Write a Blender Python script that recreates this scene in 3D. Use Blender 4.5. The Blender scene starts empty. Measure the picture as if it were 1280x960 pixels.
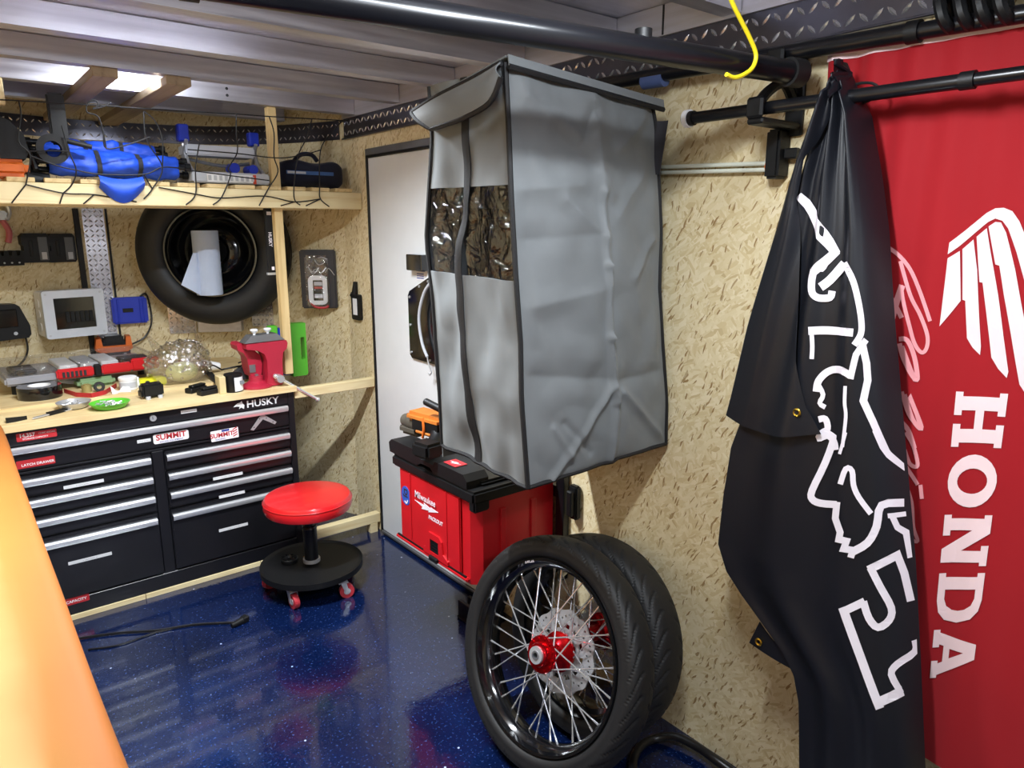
import bpy, bmesh, math, random
from mathutils import Vector, Matrix, noise
from mathutils.geometry import tessellate_polygon
random.seed(7)
SC = bpy.context.scene
COL = SC.collection
PI = math.pi

# ------------------------------------------------------------------ camera
FPX, HOR, VPX = 890.0, 284.0, -90.0
CAM = Vector((-1.6, -3.064, 1.512))
pitch = math.atan((480 - HOR) / FPX)
yaw = math.atan((640 - VPX) / (FPX * math.cos(pitch) + (480 - HOR) * math.sin(pitch)))
c_r = Vector((math.cos(yaw), -math.sin(yaw), 0))
c_f = Vector((math.sin(yaw) * math.cos(pitch), math.cos(yaw) * math.cos(pitch), -math.sin(pitch)))
c_u = c_r.cross(c_f)
cd = bpy.data.cameras.new('camera'); cam = bpy.data.objects.new('camera', cd); COL.objects.link(cam)
cd.sensor_width = 36.0; cd.lens = FPX / 1280 * 36.0; cd.clip_start = 0.02
cam.matrix_world = Matrix((
    (c_r.x, c_u.x, -c_f.x, CAM.x), (c_r.y, c_u.y, -c_f.y, CAM.y), (c_r.z, c_u.z, -c_f.z, CAM.z), (0, 0, 0, 1)))
SC.camera = cam

# ------------------------------------------------------------------ world, lights, exposure
wd = bpy.data.worlds.new('world'); SC.world = wd; wd.use_nodes = True
wd.node_tree.nodes['Background'].inputs[0].default_value = (0.55, 0.6, 0.7, 1)
wd.node_tree.nodes['Background'].inputs[1].default_value = 0.25
SC.view_settings.view_transform = 'Standard'
SC.view_settings.look = 'None'
SC.view_settings.exposure = 0.95
SC.view_settings.gamma = 1.0
# ceiling LED strips, the last (rear) one an added fill: (x, y, z, size_x, size_y, watts); their fixtures are built below with the same list
LAMPS = [(-1.05, -1.045, 2.08, 0.60, 0.05, 28), (-0.85, -2.40, 2.005, 0.42, 0.05, 9), (-0.75, -3.45, 2.005, 0.42, 0.05, 6)]
NOSE_LAMP = (-0.94, -0.235, 2.045, 0.16, 0.02, 2.2)
def area(name, loc, sx, sy, w, rot=(0, 0, 0), spread=PI, col=(0.88, 0.94, 1.0)):
    l = bpy.data.lights.new(name, 'AREA'); l.shape = 'RECTANGLE'; l.size = sx; l.size_y = sy; l.energy = w; l.color = col; l.spread = spread
    o = bpy.data.objects.new(name, l); COL.objects.link(o); o.location = loc; o.rotation_euler = rot
    return o
for i, (x, y, z, sx, sy, w) in enumerate(LAMPS):
    area('ceiling_light_beam', (x, y, z - 0.034), sx, sy, w, spread=math.radians(152) if i == 0 else PI)
    if i == 0: continue
    pl = bpy.data.lights.new('added_spill_light', 'POINT'); pl.energy = w * 0.55; pl.shadow_soft_size = 0.05; pl.color = (0.88, 0.94, 1.0)  # added point light below the strip to brighten the roof bows
    po = bpy.data.objects.new('added_spill_light', pl); COL.objects.link(po); po.location = (x, y, z - 0.085)

# ------------------------------------------------------------------ pixel helper (1280 x 960 frame -> world point)
def ray(u, v): return c_f * FPX + c_r * (u - 640) + c_u * (480 - v)
def at(u, v, axis, val):
    d = ray(u, v); t = (val - CAM[axis]) / d[axis]
    return CAM + d * t
def depth(P): return (Vector(P) - CAM).dot(c_f)
def mpp(P): return depth(P) / FPX          # metres per pixel at a point

# ------------------------------------------------------------------ materials
def lin(c):
    if isinstance(c, str):
        c = c.lstrip('#'); c = [int(c[i:i + 2], 16) / 255 for i in (0, 2, 4)]
    return tuple(((x / 12.92) if x <= 0.04045 else ((x + 0.055) / 1.055) ** 2.4) for x in c[:3]) + (1.0,)
class NT:
    def __init__(s, name):
        s.m = bpy.data.materials.new(name); s.m.use_nodes = True; s.t = s.m.node_tree
        s.b = s.t.nodes['Principled BSDF']; s.out = s.t.nodes['Material Output']
    def n(s, typ, **kw):
        nd = s.t.nodes.new(typ)
        for k, v in kw.items():
            if k.startswith('i_'):
                key = k[2:]
                key = int(key) if key.isdigit() else key.replace('_', ' ')
                nd.inputs[key].default_value = v
            else: setattr(nd, k, v)
        return nd
    def l(s, a, b): s.t.links.new(a, b)
    def ramp(s, src, stops, mode='LINEAR'):
        r = s.n('ShaderNodeValToRGB'); r.color_ramp.interpolation = mode
        e = r.color_ramp.elements
        while len(e) < len(stops): e.new(0.5)
        for q, (p, c) in zip(e, stops):
            q.position = p; q.color = lin(c) if isinstance(c, (str, tuple)) else (c, c, c, 1)
        s.l(src, r.inputs[0]); return r.outputs[0]
    def bump(s, h, strength=0.3, dist=0.01):
        b = s.n('ShaderNodeBump', i_Strength=strength, i_Distance=dist); s.l(h, b.inputs['Height']); s.l(b.outputs[0], s.b.inputs['Normal'])
    def mix(s, fac, a, b, mode='MIX'):
        m = s.n('ShaderNodeMix', data_type='RGBA', blend_type=mode)
        for inp, v in ((m.inputs[0], fac), (m.inputs[6], a), (m.inputs[7], b)):
            if hasattr(v, 'links') or isinstance(v, bpy.types.NodeSocket): s.l(v, inp)
            else: inp.default_value = v
        return m.outputs[2]
MATS = {}
def mat(name, col, rough=0.5, metal=0.0, var=0.06, scale=14.0, bump=0.0, bscale=180.0, spec=0.5, coat=0.0, sheen=0.0):
    if name in MATS: return MATS[name]
    k = NT(name); b = k.b; c = lin(col)
    b.inputs['Roughness'].default_value = rough; b.inputs['Metallic'].default_value = metal
    b.inputs['Specular IOR Level'].default_value = spec; b.inputs['Coat Weight'].default_value = coat
    b.inputs['Coat Roughness'].default_value = 0.08; b.inputs['Sheen Weight'].default_value = sheen
    tc = k.n('ShaderNodeTexCoord'); nz = k.n('ShaderNodeTexNoise', i_Scale=scale, i_Detail=4.0)
    k.l(tc.outputs['Object'], nz.inputs['Vector'])
    lo = tuple(max(0, x * (1 - 2 * var)) for x in c[:3]) + (1,); hi = tuple(min(1, x * (1 + 2 * var)) for x in c[:3]) + (1,)
    k.l(k.mix(nz.outputs['Fac'], lo, hi), b.inputs['Base Color'])
    if bump:
        n2 = k.n('ShaderNodeTexNoise', i_Scale=bscale, i_Detail=3.0); k.l(tc.outputs['Object'], n2.inputs['Vector']); k.bump(n2.outputs['Fac'], bump, 0.004)
    MATS[name] = k.m; return k.m

def m_osb():
    k = NT('strand_board'); uv = k.n('ShaderNodeUVMap'); k.b.inputs['Roughness'].default_value = 0.75
    nz = k.n('ShaderNodeTexNoise', i_Scale=9.0, i_Detail=2.0); k.l(uv.outputs[0], nz.inputs['Vector'])
    vals = []
    for i, (ang, sx, sy) in enumerate(((1.35, 36, 120), (2.25, 40, 140), (0.55, 40, 130), (1.15, 52, 240))):
        m0 = k.n('ShaderNodeMapping'); m0.inputs['Rotation'].default_value = (0, 0, ang)
        mp = k.n('ShaderNodeMapping'); mp.inputs['Scale'].default_value = (sx, sy, 1)
        mp.inputs['Location'].default_value = (i * 3.1, i * 1.7, 0)
        ad = k.n('ShaderNodeVectorMath', operation='MULTIPLY_ADD'); ad.inputs[1].default_value = (0.05, 0.05, 0); 
        k.l(nz.outputs['Color'], ad.inputs[0]); k.l(uv.outputs[0], ad.inputs[2]); k.l(ad.outputs[0], m0.inputs['Vector']); k.l(m0.outputs[0], mp.inputs['Vector'])
        vo = k.n('ShaderNodeTexVoronoi', i_Scale=1.0); k.l(mp.outputs[0], vo.inputs['Vector'])
        sp = k.n('ShaderNodeSeparateColor'); k.l(vo.outputs['Color'], sp.inputs[0]); vals.append((sp.outputs[0], sp.outputs[1]))
    cur = vals[0][0]
    for i in (1, 2):
        st = k.n('ShaderNodeMath', operation='GREATER_THAN'); st.inputs[1].default_value = 0.52; k.l(vals[i][1], st.inputs[0])
        mx = k.n('ShaderNodeMix', data_type='FLOAT'); k.l(st.outputs[0], mx.inputs[0]); k.l(cur, mx.inputs[2]); k.l(vals[i][0], mx.inputs[3]); cur = mx.outputs[0]
    col = k.ramp(cur, [(0.0, '#cbb588'), (0.08, '#d8c598'), (0.35, '#e0d0a6'), (0.7, '#e6d8b2'), (1.0, '#ecdfbe')])
    dk = k.ramp(vals[3][0], [(0.0, 1.0), (0.04, 0.8), (0.055, 0.0), (1, 0.0)])
    col = k.mix(dk, col, lin('#9a7a4a'))
    big = k.n('ShaderNodeTexNoise', i_Scale=1.6, i_Detail=3.0); k.l(uv.outputs[0], big.inputs['Vector'])
    col = k.mix(0.5, col, k.ramp(big.outputs['Fac'], [(0.3, (0.86, 0.84, 0.80)), (0.7, (1.0, 1.0, 1.0))]), 'MULTIPLY')
    k.l(col, k.b.inputs['Base Color']); k.bump(cur, 0.08, 0.003)
    return k.m
def m_wood(name, axis, base='#d9bd85', dark='#b8955c', rough=0.6):
    k = NT(name); tc = k.n('ShaderNodeTexCoord'); mp = k.n('ShaderNodeMapping')
    s = [38, 38, 38]; s[axis] = 2.2; mp.inputs['Scale'].default_value = s
    k.l(tc.outputs['Object'], mp.inputs['Vector'])
    nz = k.n('ShaderNodeTexNoise', i_Scale=1.0, i_Detail=6.0, i_Distortion=0.6); k.l(mp.outputs[0], nz.inputs['Vector'])
    n2 = k.n('ShaderNodeTexNoise', i_Scale=5.0, i_Detail=2.0); k.l(tc.outputs['Object'], n2.inputs['Vector'])
    col = k.ramp(nz.outputs['Fac'], [(0.25, dark), (0.5, base), (0.8, base)])
    col = k.mix(0.45, col, k.ramp(n2.outputs['Fac'], [(0.3, (0.82, 0.78, 0.72)), (0.65, (1, 1, 1))]), 'MULTIPLY')
    k.l(col, k.b.inputs['Base Color']); k.b.inputs['Roughness'].default_value = rough; k.bump(nz.outputs['Fac'], 0.08, 0.003)
    return k.m
def m_floor():
    k = NT('blue_epoxy'); tc = k.n('ShaderNodeTexCoord')
    n1 = k.n('ShaderNodeTexNoise', i_Scale=2.3, i_Detail=4.0); k.l(tc.outputs['Object'], n1.inputs['Vector'])
    n2 = k.n('ShaderNodeTexNoise', i_Scale=120.0, i_Detail=2.0); k.l(tc.outputs['Object'], n2.inputs['Vector'])
    n3 = k.n('ShaderNodeTexNoise', i_Scale=26.0, i_Detail=3.0); k.l(tc.outputs['Object'], n3.inputs['Vector'])
    col = k.ramp(n1.outputs['Fac'], [(0.3, '#050d28'), (0.55, '#08173c'), (0.75, '#0f2652')])
    gr = k.ramp(n2.outputs['Fac'], [(0.60, 0.0), (0.78, 0.5)]); col = k.mix(gr, col, lin('#4f6fae'))
    vo = k.n('ShaderNodeTexVoronoi', i_Scale=26.0, i_Randomness=1.0); k.l(tc.outputs['Object'], vo.inputs['Vector'])
    vs = k.n('ShaderNodeSeparateColor'); k.l(vo.outputs['Color'], vs.inputs[0])
    near = k.ramp(vo.outputs['Distance'], [(0.0, 1.0), (0.07, 1.0), (0.11, 0.0)])
    pick = k.ramp(vs.outputs[0], [(0.0, 1.0), (0.09, 1.0), (0.10, 0.0)])
    mm = k.n('ShaderNodeMath', operation='MULTIPLY'); k.l(near, mm.inputs[0]); k.l(pick, mm.inputs[1])
    col = k.mix(mm.outputs[0], col, lin('#aab6cf'))
    k.l(col, k.b.inputs['Base Color'])
    k.l(k.ramp(n3.outputs['Fac'], [(0.35, 0.05), (0.7, 0.13)]), k.b.inputs['Roughness'])
    ad = k.n('ShaderNodeMath', operation='ADD'); k.l(n3.outputs['Fac'], ad.inputs[0])
    sc = k.n('ShaderNodeMath', operation='MULTIPLY'); sc.inputs[1].default_value = 0.25; k.l(n2.outputs['Fac'], sc.inputs[0]); k.l(sc.outputs[0], ad.inputs[1])
    k.bump(ad.outputs[0], 0.22, 0.006); k.b.inputs['Coat Weight'].default_value = 0.7; k.b.inputs['Coat Roughness'].default_value = 0.07; k.b.inputs['Specular IOR Level'].default_value = 0.5
    return k.m
def m_alu(name='mill_aluminium', col='#bdbcc6', rough=0.38, stretch=(3, 60, 60)):
    k = NT(name); tc = k.n('ShaderNodeTexCoord'); mp = k.n('ShaderNodeMapping'); mp.inputs['Scale'].default_value = stretch
    k.l(tc.outputs['Object'], mp.inputs['Vector']); nz = k.n('ShaderNodeTexNoise', i_Scale=1.0, i_Detail=5.0); k.l(mp.outputs[0], nz.inputs['Vector'])
    k.l(k.ramp(nz.outputs['Fac'], [(0.3, col), (0.7, '#d4d3dc')]), k.b.inputs['Base Color'])
    k.l(k.ramp(nz.outputs['Fac'], [(0.3, rough - 0.08), (0.7, rough + 0.1)]), k.b.inputs['Roughness'])
    k.b.inputs['Metallic'].default_value = 0.75
    return k.m
def m_film(name, tint=(1, 1, 1, 1), haze=0.25):
    k = NT(name); tc = k.n('ShaderNodeTexCoord')
    nz = k.n('ShaderNodeTexNoise', i_Scale=22.0, i_Detail=3.0, i_Distortion=1.2); k.l(tc.outputs['Object'], nz.inputs['Vector'])
    bp = k.n('ShaderNodeBump', i_Strength=0.9, i_Distance=0.02); k.l(nz.outputs['Fac'], bp.inputs['Height'])
    tr = k.n('ShaderNodeBsdfTransparent'); tr.inputs[0].default_value = tint
    gl = k.n('ShaderNodeBsdfGlossy'); gl.inputs['Roughness'].default_value = 0.06; k.l(bp.outputs[0], gl.inputs['Normal'])
    mx = k.n('ShaderNodeMixShader'); mx.inputs[0].default_value = haze; k.l(tr.outputs[0], mx.inputs[1]); k.l(gl.outputs[0], mx.inputs[2]); k.l(mx.outputs[0], k.out.inputs[0])
    return k.m
def m_emit(name, col, s):
    k = NT(name); k.b.inputs['Emission Color'].default_value = lin(col); k.b.inputs['Emission Strength'].default_value = s
    k.b.inputs['Base Color'].default_value = (0.8, 0.8, 0.8, 1); return k.m
def m_cloth(name, col, rough=0.6, weave=900, var=0.08, spec=0.35, sheen=0.1):
    k = NT(name); tc = k.n('ShaderNodeTexCoord'); c = lin(col)
    nz = k.n('ShaderNodeTexNoise', i_Scale=7.0, i_Detail=5.0); k.l(tc.outputs['Object'], nz.inputs['Vector'])
    k.l(k.mix(nz.outputs['Fac'], tuple(x * (1 - var * 2) for x in c[:3]) + (1,), tuple(min(1, x * (1 + var * 2)) for x in c[:3]) + (1,)), k.b.inputs['Base Color'])
    k.b.inputs['Roughness'].default_value = rough; k.b.inputs['Specular IOR Level'].default_value = spec; k.b.inputs['Sheen Weight'].default_value = sheen
    n2 = k.n('ShaderNodeTexNoise', i_Scale=float(weave), i_Detail=1.0); k.l(tc.outputs['Object'], n2.inputs['Vector']); k.bump(n2.outputs['Fac'], 0.12, 0.001)
    return k.m
def m_orange():
    k = NT('orange_print_highlight_cloth'); tc = k.n('ShaderNodeTexCoord'); sp = k.n('ShaderNodeSeparateXYZ'); k.l(tc.outputs['Object'], sp.inputs[0])
    nz = k.n('ShaderNodeTexNoise', i_Scale=3.0, i_Detail=3.0); k.l(tc.outputs['Object'], nz.inputs['Vector'])
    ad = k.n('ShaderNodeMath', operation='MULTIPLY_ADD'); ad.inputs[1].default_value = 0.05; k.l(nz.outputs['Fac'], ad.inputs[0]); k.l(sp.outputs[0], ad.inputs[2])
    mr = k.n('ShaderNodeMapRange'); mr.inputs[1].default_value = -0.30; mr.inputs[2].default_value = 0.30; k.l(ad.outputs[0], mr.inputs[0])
    col = k.ramp(mr.outputs[0], [(0.0, '#a8691f'), (0.45, '#b07531'), (0.62, '#ac6f2a'), (0.72, '#bb9a5c'), (0.8, '#ad732f'), (0.9, '#a66121'), (1.0, '#a65c1e')])  # pale lengthwise band is a highlight put into the cloth colour
    # printed ring
    mp = k.n('ShaderNodeMapping'); mp.inputs['Location'].default_value = (-0.17, 1.10, 0); k.l(tc.outputs['Object'], mp.inputs['Vector'])
    s2 = k.n('ShaderNodeSeparateXYZ'); k.l(mp.outputs[0], s2.inputs[0]); cb = k.n('ShaderNodeCombineXYZ'); k.l(s2.outputs[0], cb.inputs[0]); k.l(s2.outputs[1], cb.inputs[1])
    ln = k.n('ShaderNodeVectorMath', operation='LENGTH'); k.l(cb.outputs[0], ln.inputs[0])
    ring = k.ramp(ln.outputs['Value'], [(0.10, 0.35), (0.118, 0.35), (0.122, 0.9), (0.14, 0.9), (0.146, 0.0)])
    col = k.mix(ring, col, lin('#984522'))
    k.l(col, k.b.inputs['Base Color']); k.b.inputs['Roughness'].default_value = 0.7
    return k.m

OSB = m_osb(); FLOOR = m_floor(); ALU = m_alu(); ALUY = m_alu('aluminium_rail', '#c2bfc0', 0.4, (60, 3, 60))
PINE_X = m_wood('pine_along_x', 0, '#ecdcae', '#d8be88'); PINE_Y = m_wood('pine_along_y', 1, '#e0c792', '#b99862'); PINE_Z = m_wood('pine_along_z', 2, '#dec48e', '#c4a268')
PLY_X = m_wood('counter_wood', 0, '#e4cd9c', '#cba86c', 0.5); OLDWOOD = m_wood('weathered_board', 1, '#9c8a70', '#6d5c48')
TREAD = m_alu('tread_plate', '#d8d8d8', 0.22, (40, 40, 40)); TREADK = mat('tread_plate_dark_reflection', '#5c5c66', 0.28, 0.85, 0.1)  # darker copy of the tread plate, its dark reflections put into the colour
BLACK = mat('black_plastic', '#0d0e10', 0.5, bump=0.05, spec=0.35); GLOSSBLACK = mat('gloss_black', '#0c0d10', 0.12, coat=0.4)
RUBBER = mat('rubber', '#111112', 0.62, var=0.12, bump=0.1); DRUBBER = mat('spare_tire_rubber', '#131416', 0.55, var=0.1)
BLKMETAL = mat('black_powder_coat', '#121317', 0.28, 0.2, 0.05); TOOLBLACK = mat('toolbox_black', '#17171b', 0.3, 0.1, 0.06, coat=0.25)
STEEL = mat('steel', '#c9cbce', 0.3, 0.6, 0.05); CHROME = mat('chrome', '#e4e6e8', 0.16, 0.75, 0.03); GALV = mat('galvanised', '#8e9094', 0.45, 0.8, 0.12)
HANDLE = mat('brushed_handle', '#eef0f3', 0.27, 0.68, 0.04); WHITE = mat('white_plastic', '#e3e5e8', 0.45); PAPER = mat('white_paper', '#e9eaec', 0.8)
DOORW = mat('white_door_panel', '#dde0e2', 0.38, var=0.02); GREYP = mat('grey_plastic', '#b9bcc2', 0.5); LGREY = mat('light_grey', '#c8cdd6', 0.5)
RED = mat('red_plastic', '#c4161f', 0.4); REDVINYL = mat('red_vinyl', '#cf1d22', 0.28, coat=0.3); REDPAINT = mat('vise_red', '#a92138', 0.4, bump=0.15)
REDANOD = mat('red_anodised', '#c0101c', 0.22, 0.85); ORANGE = mat('orange_plastic', '#d9691e', 0.5); ORANGED = mat('worn_orange', '#b86a25', 0.6, var=0.2)
BLUE = mat('blue_fabric', '#1c4fd0', 0.55, bump=0.3, bscale=60); BLUEP = mat('blue_plastic', '#1a35b8', 0.4); NAVY = m_cloth('navy_fabric', '#12162c', 0.8)
GREEN = mat('green_plastic', '#58b832', 0.45); YELLOW = mat('yellow_plastic', '#dfe02c', 0.4); YCORD = mat('yellow_cord', '#e6d21e', 0.5)
CLOTHGREY = m_cloth('grey_oxford_cloth', '#6c7072', 0.62); BIND = mat('black_binding', '#0d0d10', 0.7, bump=0.2); DKCLOTH = m_cloth('dark_cloth', '#2a2a30', 0.8)
FLAGBLK = m_cloth('black_nylon', '#12141b', 0.45, 1200, 0.06, 0.4, 0.0); FLAGRED = m_cloth('red_polyester', '#9c121c', 0.7, 1200, 0.03, 0.2, 0.15)
PRINTW = mat('white_print', '#e6e0e8', 0.65, var=0.03); PRINTP = mat('pale_pink_print', '#f1d5d8', 0.7, var=0.03); PRINTF = mat('faded_script_print', '#e89a9f', 0.7, var=0.04)
BRASS = mat('brass', '#c9a23a', 0.3, 1.0); FILM = m_film('clear_vinyl', (0.55, 0.55, 0.57, 1), 0.11); CLEARP = m_film('clear_plastic', (0.93, 0.93, 0.93, 1), 0.14)
BUBBLE = m_film('bubble_wrap_plastic', (0.86, 0.86, 0.86, 1), 0.32); SEAM = mat('dark_seam', '#26262a', 0.6); CORD = mat('black_cord', '#0f0f11', 0.6); CABLE = mat('cable_sheath', '#141416', 0.35)
STICKR = mat('sticker_red', '#b3272e', 0.5); STICKW = mat('sticker_white', '#e8e6e8', 0.5); STICKB = mat('sticker_blue', '#2c3f8e', 0.5); TAPEW = mat('label_tape', '#d5d6d8', 0.5); GREYINK = mat('grey_ink', '#777a80', 0.6)
TOWEL = mat('blue_shop_towel', '#b9c6de', 0.9, bump=0.3); LED = m_emit('led_diffuser', '#f4f8ff', 3.0); GREENTAPE = mat('green_foam', '#7f9c72', 0.8); CARD = mat('tan_card', '#cdbb8c', 0.8)

# ------------------------------------------------------------------ mesh builder
def frame(P, right, up):
    r = Vector(right).normalized(); u = Vector(up); n = r.cross(u).normalized(); u = n.cross(r)
    P = Vector(P)
    return Matrix(((r.x, u.x, n.x, P.x), (r.y, u.y, n.y, P.y), (r.z, u.z, n.z, P.z), (0, 0, 0, 1)))
def fr_right(P): return frame(P, (0, -1, 0), (0, 0, 1))       # on the right wall: x right, y up, z out
def fr_front(P): return frame(P, (1, 0, 0), (0, 0, 1))        # facing the camera end
def fr_up(P, rz=0): return Matrix.Translation(Vector(P)) @ Matrix.Rotation(rz, 4, 'Z')
I4 = Matrix.Identity(4)
class MB:
    def __init__(s): s.bm = bmesh.new()
    def _app(s, verts, M):
        if M is not None: bmesh.ops.transform(s.bm, matrix=M, verts=verts)
    def raw(s, vs, fs, M=None):
        b = [s.bm.verts.new(v) for v in vs]
        for f in fs:
            try: s.bm.faces.new([b[i] for i in f])
            except ValueError: pass
        s._app(b, M); return b
    def box(s, x0, x1, y0, y1, z0, z1, bev=0.0, seg=2, M=None):
        vs = [(x, y, z) for z in (z0, z1) for y in (y0, y1) for x in (x0, x1)]
        b = s.raw(vs, [(0, 2, 3, 1), (4, 5, 7, 6), (0, 1, 5, 4), (2, 6, 7, 3), (0, 4, 6, 2), (1, 3, 7, 5)])
        if bev:
            es = list({e for v in b for e in v.link_edges})
            r = bmesh.ops.bevel(s.bm, geom=es + b, offset=bev, segments=seg, affect='EDGES', clamp_overlap=True)
            b = list({v for v in r['verts']} | {v for f in r['faces'] for v in f.verts} | {v for v in b if v.is_valid})
            b = [v for v in b if v.is_valid]
        s._app(b, M); return s
    def ring(s, rings, closed_v=False, cap=True, M=None):
        n = len(rings[0]); vs = [p for r in rings for p in r]; fs = []
        R = len(rings)
        for i in range(R if closed_v else R - 1):
            for j in range(n):
                a, b2 = i * n + j, i * n + (j + 1) % n; c = ((i + 1) % R) * n
                fs.append((a, b2, c + (j + 1) % n, c + j))
        if cap and not closed_v:
            fs.append(tuple(range(n - 1, -1, -1))); fs.append(tuple((R - 1) * n + j for j in range(n)))
        s.raw(vs, fs, M); return s
    def cyl(s, p0, p1, r0, r1=None, n=16, M=None, cap=True):
        return s.tube([p0, p1], r0, n, r_end=r1, M=M, smooth=0, cap=cap)
    def tube(s, pts, r, n=8, r_end=None, M=None, smooth=4, closed=False, cap=True, radii=None):
        P = [Vector(p) for p in pts]
        if smooth and len(P) > 2: P = catmull(P, smooth, closed)
        rings = []; L = len(P)
        t = (P[1] - P[0]).normalized(); up = Vector((0, 0, 1)) if abs(t.z) < 0.9 else Vector((1, 0, 0))
        a = t.cross(up).normalized()
        for i, p in enumerate(P):
            if closed: t = (P[(i + 1) % L] - P[i - 1])
            else: t = (P[min(i + 1, L - 1)] - P[max(i - 1, 0)])
            if t.length < 1e-9: t = Vector((0, 0, 1))
            t.normalize(); a = (a - t * a.dot(t))
            a = a.normalized() if a.length > 1e-6 else t.orthogonal().normalized()
            b = t.cross(a); f = i / max(1, L - 1)
            rr = r if r_end is None else r + (r_end - r) * f
            if radii: 
                q = f * (len(radii) - 1); j = min(int(q), len(radii) - 2); rr = radii[j] + (radii[j + 1] - radii[j]) * (q - j)
            rings.append([p + a * (rr * math.cos(2 * PI * k / n)) + b * (rr * math.sin(2 * PI * k / n)) for k in range(n)])
        return s.ring(rings, closed, cap, M)
    def lathe(s, prof, n=32, M=None, closed=False, cap=True):
        rings = [[(r * math.cos(2 * PI * k / n), r * math.sin(2 * PI * k / n), h) for k in range(n)] for r, h in prof]
        return s.ring(rings, closed, cap, M)
    def ell(s, c, rx, ry, rz, n=16, m=10, M=None):
        rings = []
        for i in range(m + 1):
            a = -PI / 2 + PI * i / m; cr = max(math.cos(a), 0.02)
            rings.append([(c[0] + rx * cr * math.cos(2 * PI * k / n), c[1] + ry * cr * math.sin(2 * PI * k / n), c[2] + rz * math.sin(a)) for k in range(n)])
        return s.ring(rings, False, True, M)
    def prism(s, polys, z0, z1, M=None):
        """polys: outline then holes, 2-D; extruded from z0 to z1"""
        flat = [p for q in polys for p in q]; tris = tessellate_polygon([[Vector((p[0], p[1], 0)) for p in q] for q in polys])
        n = len(flat); vs = [(p[0], p[1], z0) for p in flat] + [(p[0], p[1], z1) for p in flat]
        fs = []
        for a, b, c in tris:
            ar = (flat[b][0] - flat[a][0]) * (flat[c][1] - flat[a][1]) - (flat[b][1] - flat[a][1]) * (flat[c][0] - flat[a][0])
            if ar < 0: a, c = c, a
            fs.append((a + n, b + n, c + n)); fs.append((c, b, a))
        o = 0
        for q in polys:
            k = len(q)
            for i in range(k): fs.append((o + i, o + (i + 1) % k, o + (i + 1) % k + n, o + i + n))
            o += k
        b = s.raw(vs, fs, M); return s
    def sheet(s, fn, nu, nv, th=0.0, M=None, wrap=False):
        """fn(u,v)->Vector; optionally doubled along the normal by th"""
        P = [[Vector(fn(i / nu, j / nv)) for i in range(nu + 1)] for j in range(nv + 1)]
        vs = [p for r in P for p in r]; W = nu + 1; fs = [(j * W + i, j * W + i + 1, (j + 1) * W + i + 1, (j + 1) * W + i) for j in range(nv) for i in range(nu)]
        if th:
            N = []
            for j in range(nv + 1):
                for i in range(nu + 1):
                    a = P[j][min(i + 1, nu)] - P[j][max(i - 1, 0)]; b = P[min(j + 1, nv)][i] - P[max(j - 1, 0)][i]; q = a.cross(b)
                    N.append(q.normalized() if q.length > 1e-12 else Vector((0, 0, 1)))
            o = len(vs); vs = vs + [v - n * th for v, n in zip(vs, N)]
            fs += [tuple(o + k for k in reversed(f)) for f in list(fs)]
            rim = [i for i in range(W)] + [j * W + nu for j in range(1, nv + 1)] + [nv * W + i for i in range(nu - 1, -1, -1)] + [j * W for j in range(nv - 1, 0, -1)]
            for a, b in zip(rim, rim[1:] + rim[:1]): fs.append((b, a, o + a, o + b))
        s.raw(vs, fs, M); return s
    def data(s, name, smooth=0.6):
        bmesh.ops.recalc_face_normals(s.bm, faces=s.bm.faces[:])
        me = bpy.data.meshes.new(name); s.bm.to_mesh(me); s.bm.free()
        if smooth:
            me.polygons.foreach_set('use_smooth', [True] * len(me.polygons))
            try: me.set_sharp_from_angle(angle=smooth)
            except Exception: pass
        return me
def catmull(P, k, closed=False):
    out = []; L = len(P); R = L if closed else L - 1
    for i in range(R):
        p0 = P[i - 1] if (i > 0 or closed) else P[0]; p1 = P[i]; p2 = P[(i + 1) % L]; p3 = P[(i + 2) % L] if (closed or i + 2 < L) else P[-1]
        for j in range(k):
            t = j / k
            out.append(0.5 * ((2 * p1) + (p2 - p0) * t + (2 * p0 - 5 * p1 + 4 * p2 - p3) * t * t + (3 * p1 - p0 - 3 * p2 + p3) * t ** 3))
    if not closed: out.append(P[-1])
    return out
WM = {}
def thing(name, label, cat, M=None, group=None, kind=None):
    o = bpy.data.objects.new(name, None); COL.objects.link(o); M = M if M is not None else I4
    o.matrix_world = M; WM[o.name] = M.copy(); o.empty_display_size = 0.05
    if label: o['label'] = label
    if cat: o['category'] = cat
    if group: o['group'] = group
    if kind: o['kind'] = kind
    return o
def part(mb, name, m, parent, world=False, label=None, kind=None, smooth=0.6, loc=None):
    if world:
        q = parent; inv = None; chain = I4
        while q is not None: chain = WM.get(q.name, I4) @ chain; q = q.parent
        bmesh.ops.transform(mb.bm, matrix=chain.inverted(), verts=mb.bm.verts[:])
    me = mb.data(name, smooth); o = bpy.data.objects.new(name, me); COL.objects.link(o); o.parent = parent
    if m: me.materials.append(m)
    if label: o['label'] = label
    if kind: o['kind'] = kind
    WM[o.name] = I4.copy()
    return o
def inst(me, name, parent, M=None):
    o = bpy.data.objects.new(name, me); COL.objects.link(o); o.parent = parent
    if M is not None: o.matrix_local = M
    WM[o.name] = M.copy() if M is not None else I4.copy()
    return o
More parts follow.
